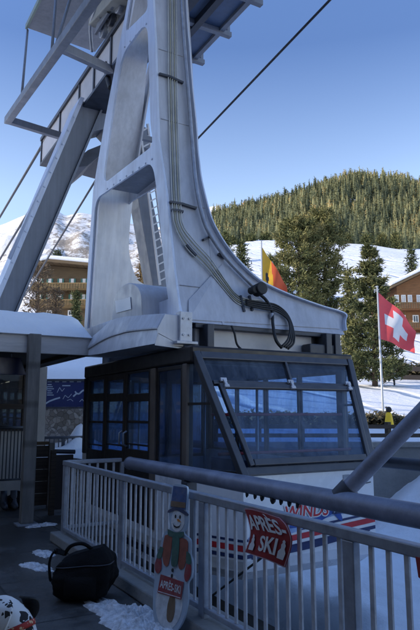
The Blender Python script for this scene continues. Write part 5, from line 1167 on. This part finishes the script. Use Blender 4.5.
flatp(sm([(.05, .668), (.14, .65), (.15, .54), (.12, .455), (.065, .47)]), -.0055, .002, 'jacket_side', M('muted_red_paint', (.30, .09, .06), .6, 0, .3, 16), bd)
flatp(sm([(-.165, .58), (-.125, .57), (-.14, .50), (-.19, .50)]), -.0072, .002, 'cuff', GREEN, bd); flatp(sm([(.14, .58), (.185, .56), (.20, .50), (.15, .50)]), -.0072, .002, 'cuff', GREEN, bd)
flatp(sm([(-.19, .495), (-.14, .495), (-.125, .42), (-.165, .385), (-.205, .43)]), -.0056, .002, 'mitten', RED, bd); flatp(sm([(.15, .495), (.20, .49), (.208, .42), (.17, .37), (.14, .41)]), -.0056, .002, 'mitten', RED, bd)
flatp(ell(0, .21, .15, .185, 30), -.0024, .0018, 'belly', WHITE, bd)
flatp(sm([(.01, .26), (.06, .25), (.075, .15), (.05, .08), (.0, .09), (-.01, .18)]), -.005, .002, 'painted_broom', BROWN, bd)
for z in (.43, .39): flatp(ell(.005, z, .012, .014, 12), -.0057, .002, 'button', DARKP, bd)
flatp([(-.135, .255), (.135, .245), (.145, .365), (-.12, .385)], -.0085, .003, 'red_placard', RED, bd)
V, Fc = text_verts('APRÈS-SKI', .075, .0015); x0, x1 = min(v.x for v in V), max(v.x for v in V); k_ = .235 / (x1 - x0)
mb = MB(); mb.add([(.004 + (v.x - (x0 + x1) / 2) * k_, -.0098, .312 + v.y * 1.0 - v.x * k_ * .06) for v in V], Fc); mb.build('lettering', WHITE, bd, local=True, fixn=False)
flatp([(-.128, .262), (.128, .252), (.128, .257), (-.128, .267)], -.0096, .001, 'placard_line', WHITE, bd)

WHITE = bpy.data.materials['white_paint']
# ------------------------------------------------------------------ red banner on the railing
bl = [(244.5, 508.5), (256, 508.7), (268, 512), (280, 517.5)]; rl = [(280, 517.5), (287, 525), (291.5, 536), (292, 544), (289, 556), (285, 567.5)]
bb = [(245, 552), (258, 555.5), (271, 560), (285, 567.5)]; ll = [(244.5, 508.5), (248.5, 521), (250.5, 532), (248.5, 543), (245, 552)]
BXp = FX - .055
cv = lambda L_: catmull([pt(x, y, X=BXp) for x, y in L_], 12)
def along(C, t):
    f = t * (len(C) - 1); i = min(int(f), len(C) - 2); return C[i].lerp(C[i + 1], f - i)
Ct, Cr, Cb, Cl = cv(bl), cv(rl), cv(bb), cv(ll)
def bw(u, v, o_=0.):                      # Coons patch, v down
    p = along(Ct, u) * (1 - v) + along(Cb, u) * v + along(Cl, v) * (1 - u) + along(Cr, v) * u - (along(Ct, 0) * (1 - u) * (1 - v) + along(Ct, 1) * u * (1 - v) + along(Cb, 0) * (1 - u) * v + along(Cb, 1) * u * v)
    return p + Vector((-.035 * math.sin(math.pi * u) * (1 - .4 * v) - o_, 0, 0))
bc = thing('banner', bw(.5, .5), 'dark red cloth banner with white apres ski lettering tied on the railing', 'banner')
mb = MB(); mb.grid(lambda a, b: bw(a, b), 30, 24); bs = mb.build('cloth', DARKRED, bc, smooth=True, solid=.003)
mb = MB()
for s in ((0, 1, .0, .03), (0, 1, .97, 1), (0, .025, .03, .97), (.975, 1, .03, .97)): mb.grid(lambda a, b, s=s: bw(lerp(s[0], s[1], a), lerp(s[2], s[3], b), .005), 20, 20)
mb.build('hem', M('pale_pink_hem', (.5, .35, .38), .7), bs, smooth=True)
def btext(s, size, u0, u1, v0, v1, bold=.01, slope=0.):
    V, Fc = text_verts(s, size, bold); xa, xb = min(v.x for v in V), max(v.x for v in V); ya, yb = min(v.y for v in V), max(v.y for v in V)
    mb = MB(); mb.add([bw(lerp(u0, u1, (v.x - xa) / (xb - xa)), lerp(v1, v0, (v.y - ya) / (yb - ya)) + slope * (v.x - xa) / (xb - xa), .008) for v in V], Fc); return mb.build('lettering', WHITE, bs, fixn=False)
btext('APRÈS-', 1, .10, .93, .06, .44, .025); btext('SKI', 1, .36, .76, .55, .86, .025)
for uc in (.18, .86):                      # little standing figures either side
    pol = [(-.075, .93), (.075, .93), (.085, .82), (.04, .76), (.05, .70), (.025, .66), (.035, .63), (.0, .585), (-.035, .63), (-.025, .66), (-.05, .70), (-.04, .76), (-.085, .82)]
    mb = MB(); mb.add([bw(uc + a * .8, b - .05, .008) for a, b in pol], [tuple(range(len(pol)))]); mb.build('snowman_print', WHITE, bs, fixn=False)
# second red cloth at the far right edge
bc2 = thing('banner', (FX - .05, pt(419, 568, X=FX - .05).y, .9), 'corner of another red banner on the railing, cut by the right edge', 'banner')
q = [pt(x, y, X=FX - .05) for x, y in [(416, 556.5), (440, 563), (446, 600), (419, 577)]]
MB().prism(q, (-.004, 0, 0)).build('cloth', DARKRED, bc2)
# thin stick poking up through the bars
o = thing('ski_pole', pt(205, 601, X=2.62), 'thin dark ski pole leaning behind the railing below the red banner', 'ski pole')
p, q = pt(196, 608, X=2.62), pt(268, 553, X=2.62); MB().tube([p, q], .009, 8).build('shaft', BLACK, o, smooth=True)
mb = MB(); dv = (q - p).normalized(); mb.tube([q - dv * .02, q + dv * .03, q + dv * .09, q + dv * .1], [.014, .018, .016, .006], 10); mb.build('grip', BLACK, o, smooth=True)

# ------------------------------------------------------------------ dalmatian
def skin_obj(name, verts, edges, radii, mat, parent, root=0, sub=2):
    me = bpy.data.meshes.new(name); me.from_pydata([tuple(v) for v in verts], edges, []); o = bpy.data.objects.new(name, me); COL.objects.link(o); o.parent = parent
    md = o.modifiers.new('skin', 'SKIN'); md.use_smooth_shade = True
    for i, r_ in enumerate(radii):
        sv = me.skin_vertices[0].data[i]; sv.radius = r_ if hasattr(r_, '__len__') else (r_, r_); sv.use_root = (i == root)
    s = o.modifiers.new('sub', 'SUBSURF'); s.levels = sub; s.render_levels = sub
    bpy.context.view_layer.update()
    m2 = bpy.data.meshes.new_from_object(o.evaluated_get(bpy.context.evaluated_depsgraph_get()))
    bpy.data.objects.remove(o); bpy.data.meshes.remove(me)
    m2.materials.clear(); m2.materials.append(mat); m2.polygons.foreach_set('use_smooth', [True] * len(m2.polygons))
    o = bpy.data.objects.new(name, m2); COL.objects.link(o); o.parent = parent; return o
hp_ = pt(29, 606, D=3.3)
dog = thing('dalmatian', (hp_.x, hp_.y - .12, DECK), 'sitting black spotted white dalmatian dog seen from behind at bottom left', 'dog', rot=(0, 0, R(38)))
hz = hp_.z - DECK
# local frame: dog faces +y, sitting; head at z ~ hz
B_ = [(0, -.12, .14), (0, -.04, .24), (0, .06, .36), (0, .10, .42), (0, .075, hz - .14), (0, .115, hz - .05), (0, .22, hz), (0, .31, hz - .035), (0, .36, hz - .045),
      (.10, .06, .30), (.10, .12, .16), (.095, .14, .03), (.095, .19, .018), (-.10, .06, .30), (-.10, .12, .16), (-.095, .14, .03), (-.095, .19, .018),
      (.13, -.10, .12), (.17, .04, .13), (.15, -.02, .035), (.15, .08, .02), (-.13, -.10, .12), (-.17, .04, .13), (-.15, -.02, .035), (-.15, .08, .02),
      (0, -.24, .06), (.05, -.34, .03), (.10, -.42, .02)]
E_ = [(0, 1), (1, 2), (2, 3), (3, 4), (4, 5), (5, 6), (6, 7), (7, 8), (2, 9), (9, 10), (10, 11), (11, 12), (2, 13), (13, 14), (14, 15), (15, 16), (0, 17), (17, 18), (18, 19), (19, 20), (0, 21), (21, 22), (22, 23), (23, 24), (0, 25), (25, 26), (26, 27)]
Rr = [.14, .135, .125, 0.105, .095, .094, .088, .050, .038, .055, .035, .026, .026, .055, .035, .026, .026, .08, .06, .035, .026, .08, .06, .035, .026, .03, .018, .008]
db = skin_obj('body', B_, E_, Rr, COAT, dog)
for sx in (-1, 1):
    mb = MB(); P_ = [(sx * .062, .120, hz + .050), (sx * .104, .110, hz + .028), (sx * .126, .112, hz - .04), (sx * .118, .125, hz - .10)]
    def ear(a, b, P_=P_, sx=sx):
        p = along(catmull(P_, 6), b); wd = .05 * math.sin(math.pi * (.18 + .8 * b)) ; return p + Vector((-.006 * sx * math.cos(math.pi * (a - .5)), (a - .5) * 2 * wd, 0))
    mb.grid(ear, 8, 12); mb.build('ear', BLACK if sx > 0 else COAT, dog, local=True, smooth=True, solid=.012)
mb = MB(); cc = Vector((0, .098, hz - .082)); ax = Vector((0, .42, 1)).normalized(); e1_ = Vector((1, 0, 0)); e2_ = ax.cross(e1_)
mb.grid(lambda a, b: cc + (e1_ * math.cos(a * 2 * math.pi) + e2_ * math.sin(a * 2 * math.pi)) * (.083 + .004 * math.sin(b * math.pi)) + ax * (b - .5) * .03, 40, 4)
mcol, nt_, b_n = new_mat('patterned_red_collar'); tc_ = N(nt_, 'ShaderNodeTexCoord'); vo = N(nt_, 'ShaderNodeTexVoronoi', Scale=55.); nt_.links.new(tc_.outputs['Object'], vo.inputs['Vector'])
nt_.links.new(ramp(nt_, vo.outputs['Distance'], [(.30, (.65, .45, .25)), (.42, (.40, .03, .02))]), b_n.inputs['Base Color']); b_n.inputs['Roughness'].default_value = .7
mb.build('collar', mcol, dog, local=True, smooth=True, solid=.006)
for sx in (-1, 1): 
    mb = MB(); mb.disc((sx * .036, .292, hz + .02), (sx * .3, .9, .2), .011, .008, 12); mb.build('eye', BLACK, dog, local=True)
mb = MB(); mb.disc((0, .385, hz - .035), (0, 1, .1), .022, .015, 14); mb.build('nose', BLACK, dog, local=True, bevel=.006)

# ------------------------------------------------------------------ unseen station hall, sized and placed to shade the dock (stands left of and behind the camera)
st = thing('station_building', (-14, -2, -3), 'unseen pale station hall placed left of and behind the dock to shade it', 'building')
SH = 16.8
MB().box((-22, -16, -3), (-9.02, 20.5, SH)).build('hall', PLASTER, st)  # out of view; pale walls chosen to bounce more light
MB().box((-22.4, -16.4, SH + .003), (-8.6, 20.9, SH + .5)).build('roof', PANEL, st, bevel=.05)
MB().box((-9.0, -16, 5.2), (2.2, 2.6, 5.5)).build('shade_canopy', CONC, st)  # unseen roof added overhead to darken the deck
MB().box((-9.0, -16.4, DECK + .003), (2.3, -16.02, 5.19)).build('hall_end', CONC, st)
MB().box((-9.0, -8.3, DECK + .003), (2.3, -8.0, 5.19)).build('partition', CONC, st)
for y in (-6, -1.5, 3.0, 8.0, 13.5):
    MB().box((-9.012, y - 1, .9), (-8.95, y + 1, 2.6)).build('window', PANE, st)

# ------------------------------------------------------------------ daylight and camera
saz, sel = YAW - R(104), R(24)
sv = Vector((math.sin(saz) * math.cos(sel), math.cos(saz) * math.cos(sel), math.sin(sel)))
ld = bpy.data.lights.new('sun', 'SUN'); ld.energy = 5.0; ld.angle = R(.53); ld.color = (1, .90, .74)
lo = bpy.data.objects.new('sun', ld); COL.objects.link(lo); lo.rotation_euler = (-sv).to_track_quat('-Z', 'Y').to_euler(); lo.location = sv * 60
wd = bpy.data.worlds.new('World'); scn.world = wd; wd.use_nodes = True
nt = wd.node_tree; bg = nt.nodes['Background']; sky = nt.nodes.new('ShaderNodeTexSky'); sky.sky_type = 'NISHITA'; sky.sun_disc = False
sky.sun_elevation = sel; sky.sun_rotation = saz % (2 * math.pi); sky.altitude = 600; sky.air_density = 1.1; sky.dust_density = .5; sky.ozone_density = 3.0
tcw = N(nt, 'ShaderNodeTexCoord'); sxyz = N(nt, 'ShaderNodeSeparateXYZ'); nt.links.new(tcw.outputs['Generated'], sxyz.inputs[0])
hz_ = ramp(nt, sxyz.outputs['Z'], [(.0, (.71, .59, .52)), (.33, (.69, .57, .52)), (.54, (.30, .312, .38)), (.72, (.40, .42, .50)), (1, (.88, .92, 1.03))])
tn = N(nt, 'ShaderNodeMix', data_type='RGBA', blend_type='MULTIPLY'); tn.inputs[0].default_value = 1; nt.links.new(hz_, tn.inputs[7])
nt.links.new(sky.outputs[0], tn.inputs[6]); nt.links.new(tn.outputs[2], bg.inputs[0]); bg.inputs[1].default_value = .60
cd = bpy.data.cameras.new('camera'); co = bpy.data.objects.new('camera', cd); COL.objects.link(co)
co.location = (0, 0, EYE); co.rotation_euler = (R(90) + PIT, 0, -YAW)
cd.sensor_fit = 'VERTICAL'; cd.sensor_height = 36; cd.lens = F / 630 * 36; cd.clip_end = 9000; cd.clip_start = .05
scn.camera = co
scn.view_settings.view_transform = 'Standard'; scn.view_settings.look = 'None'; scn.view_settings.exposure = 0
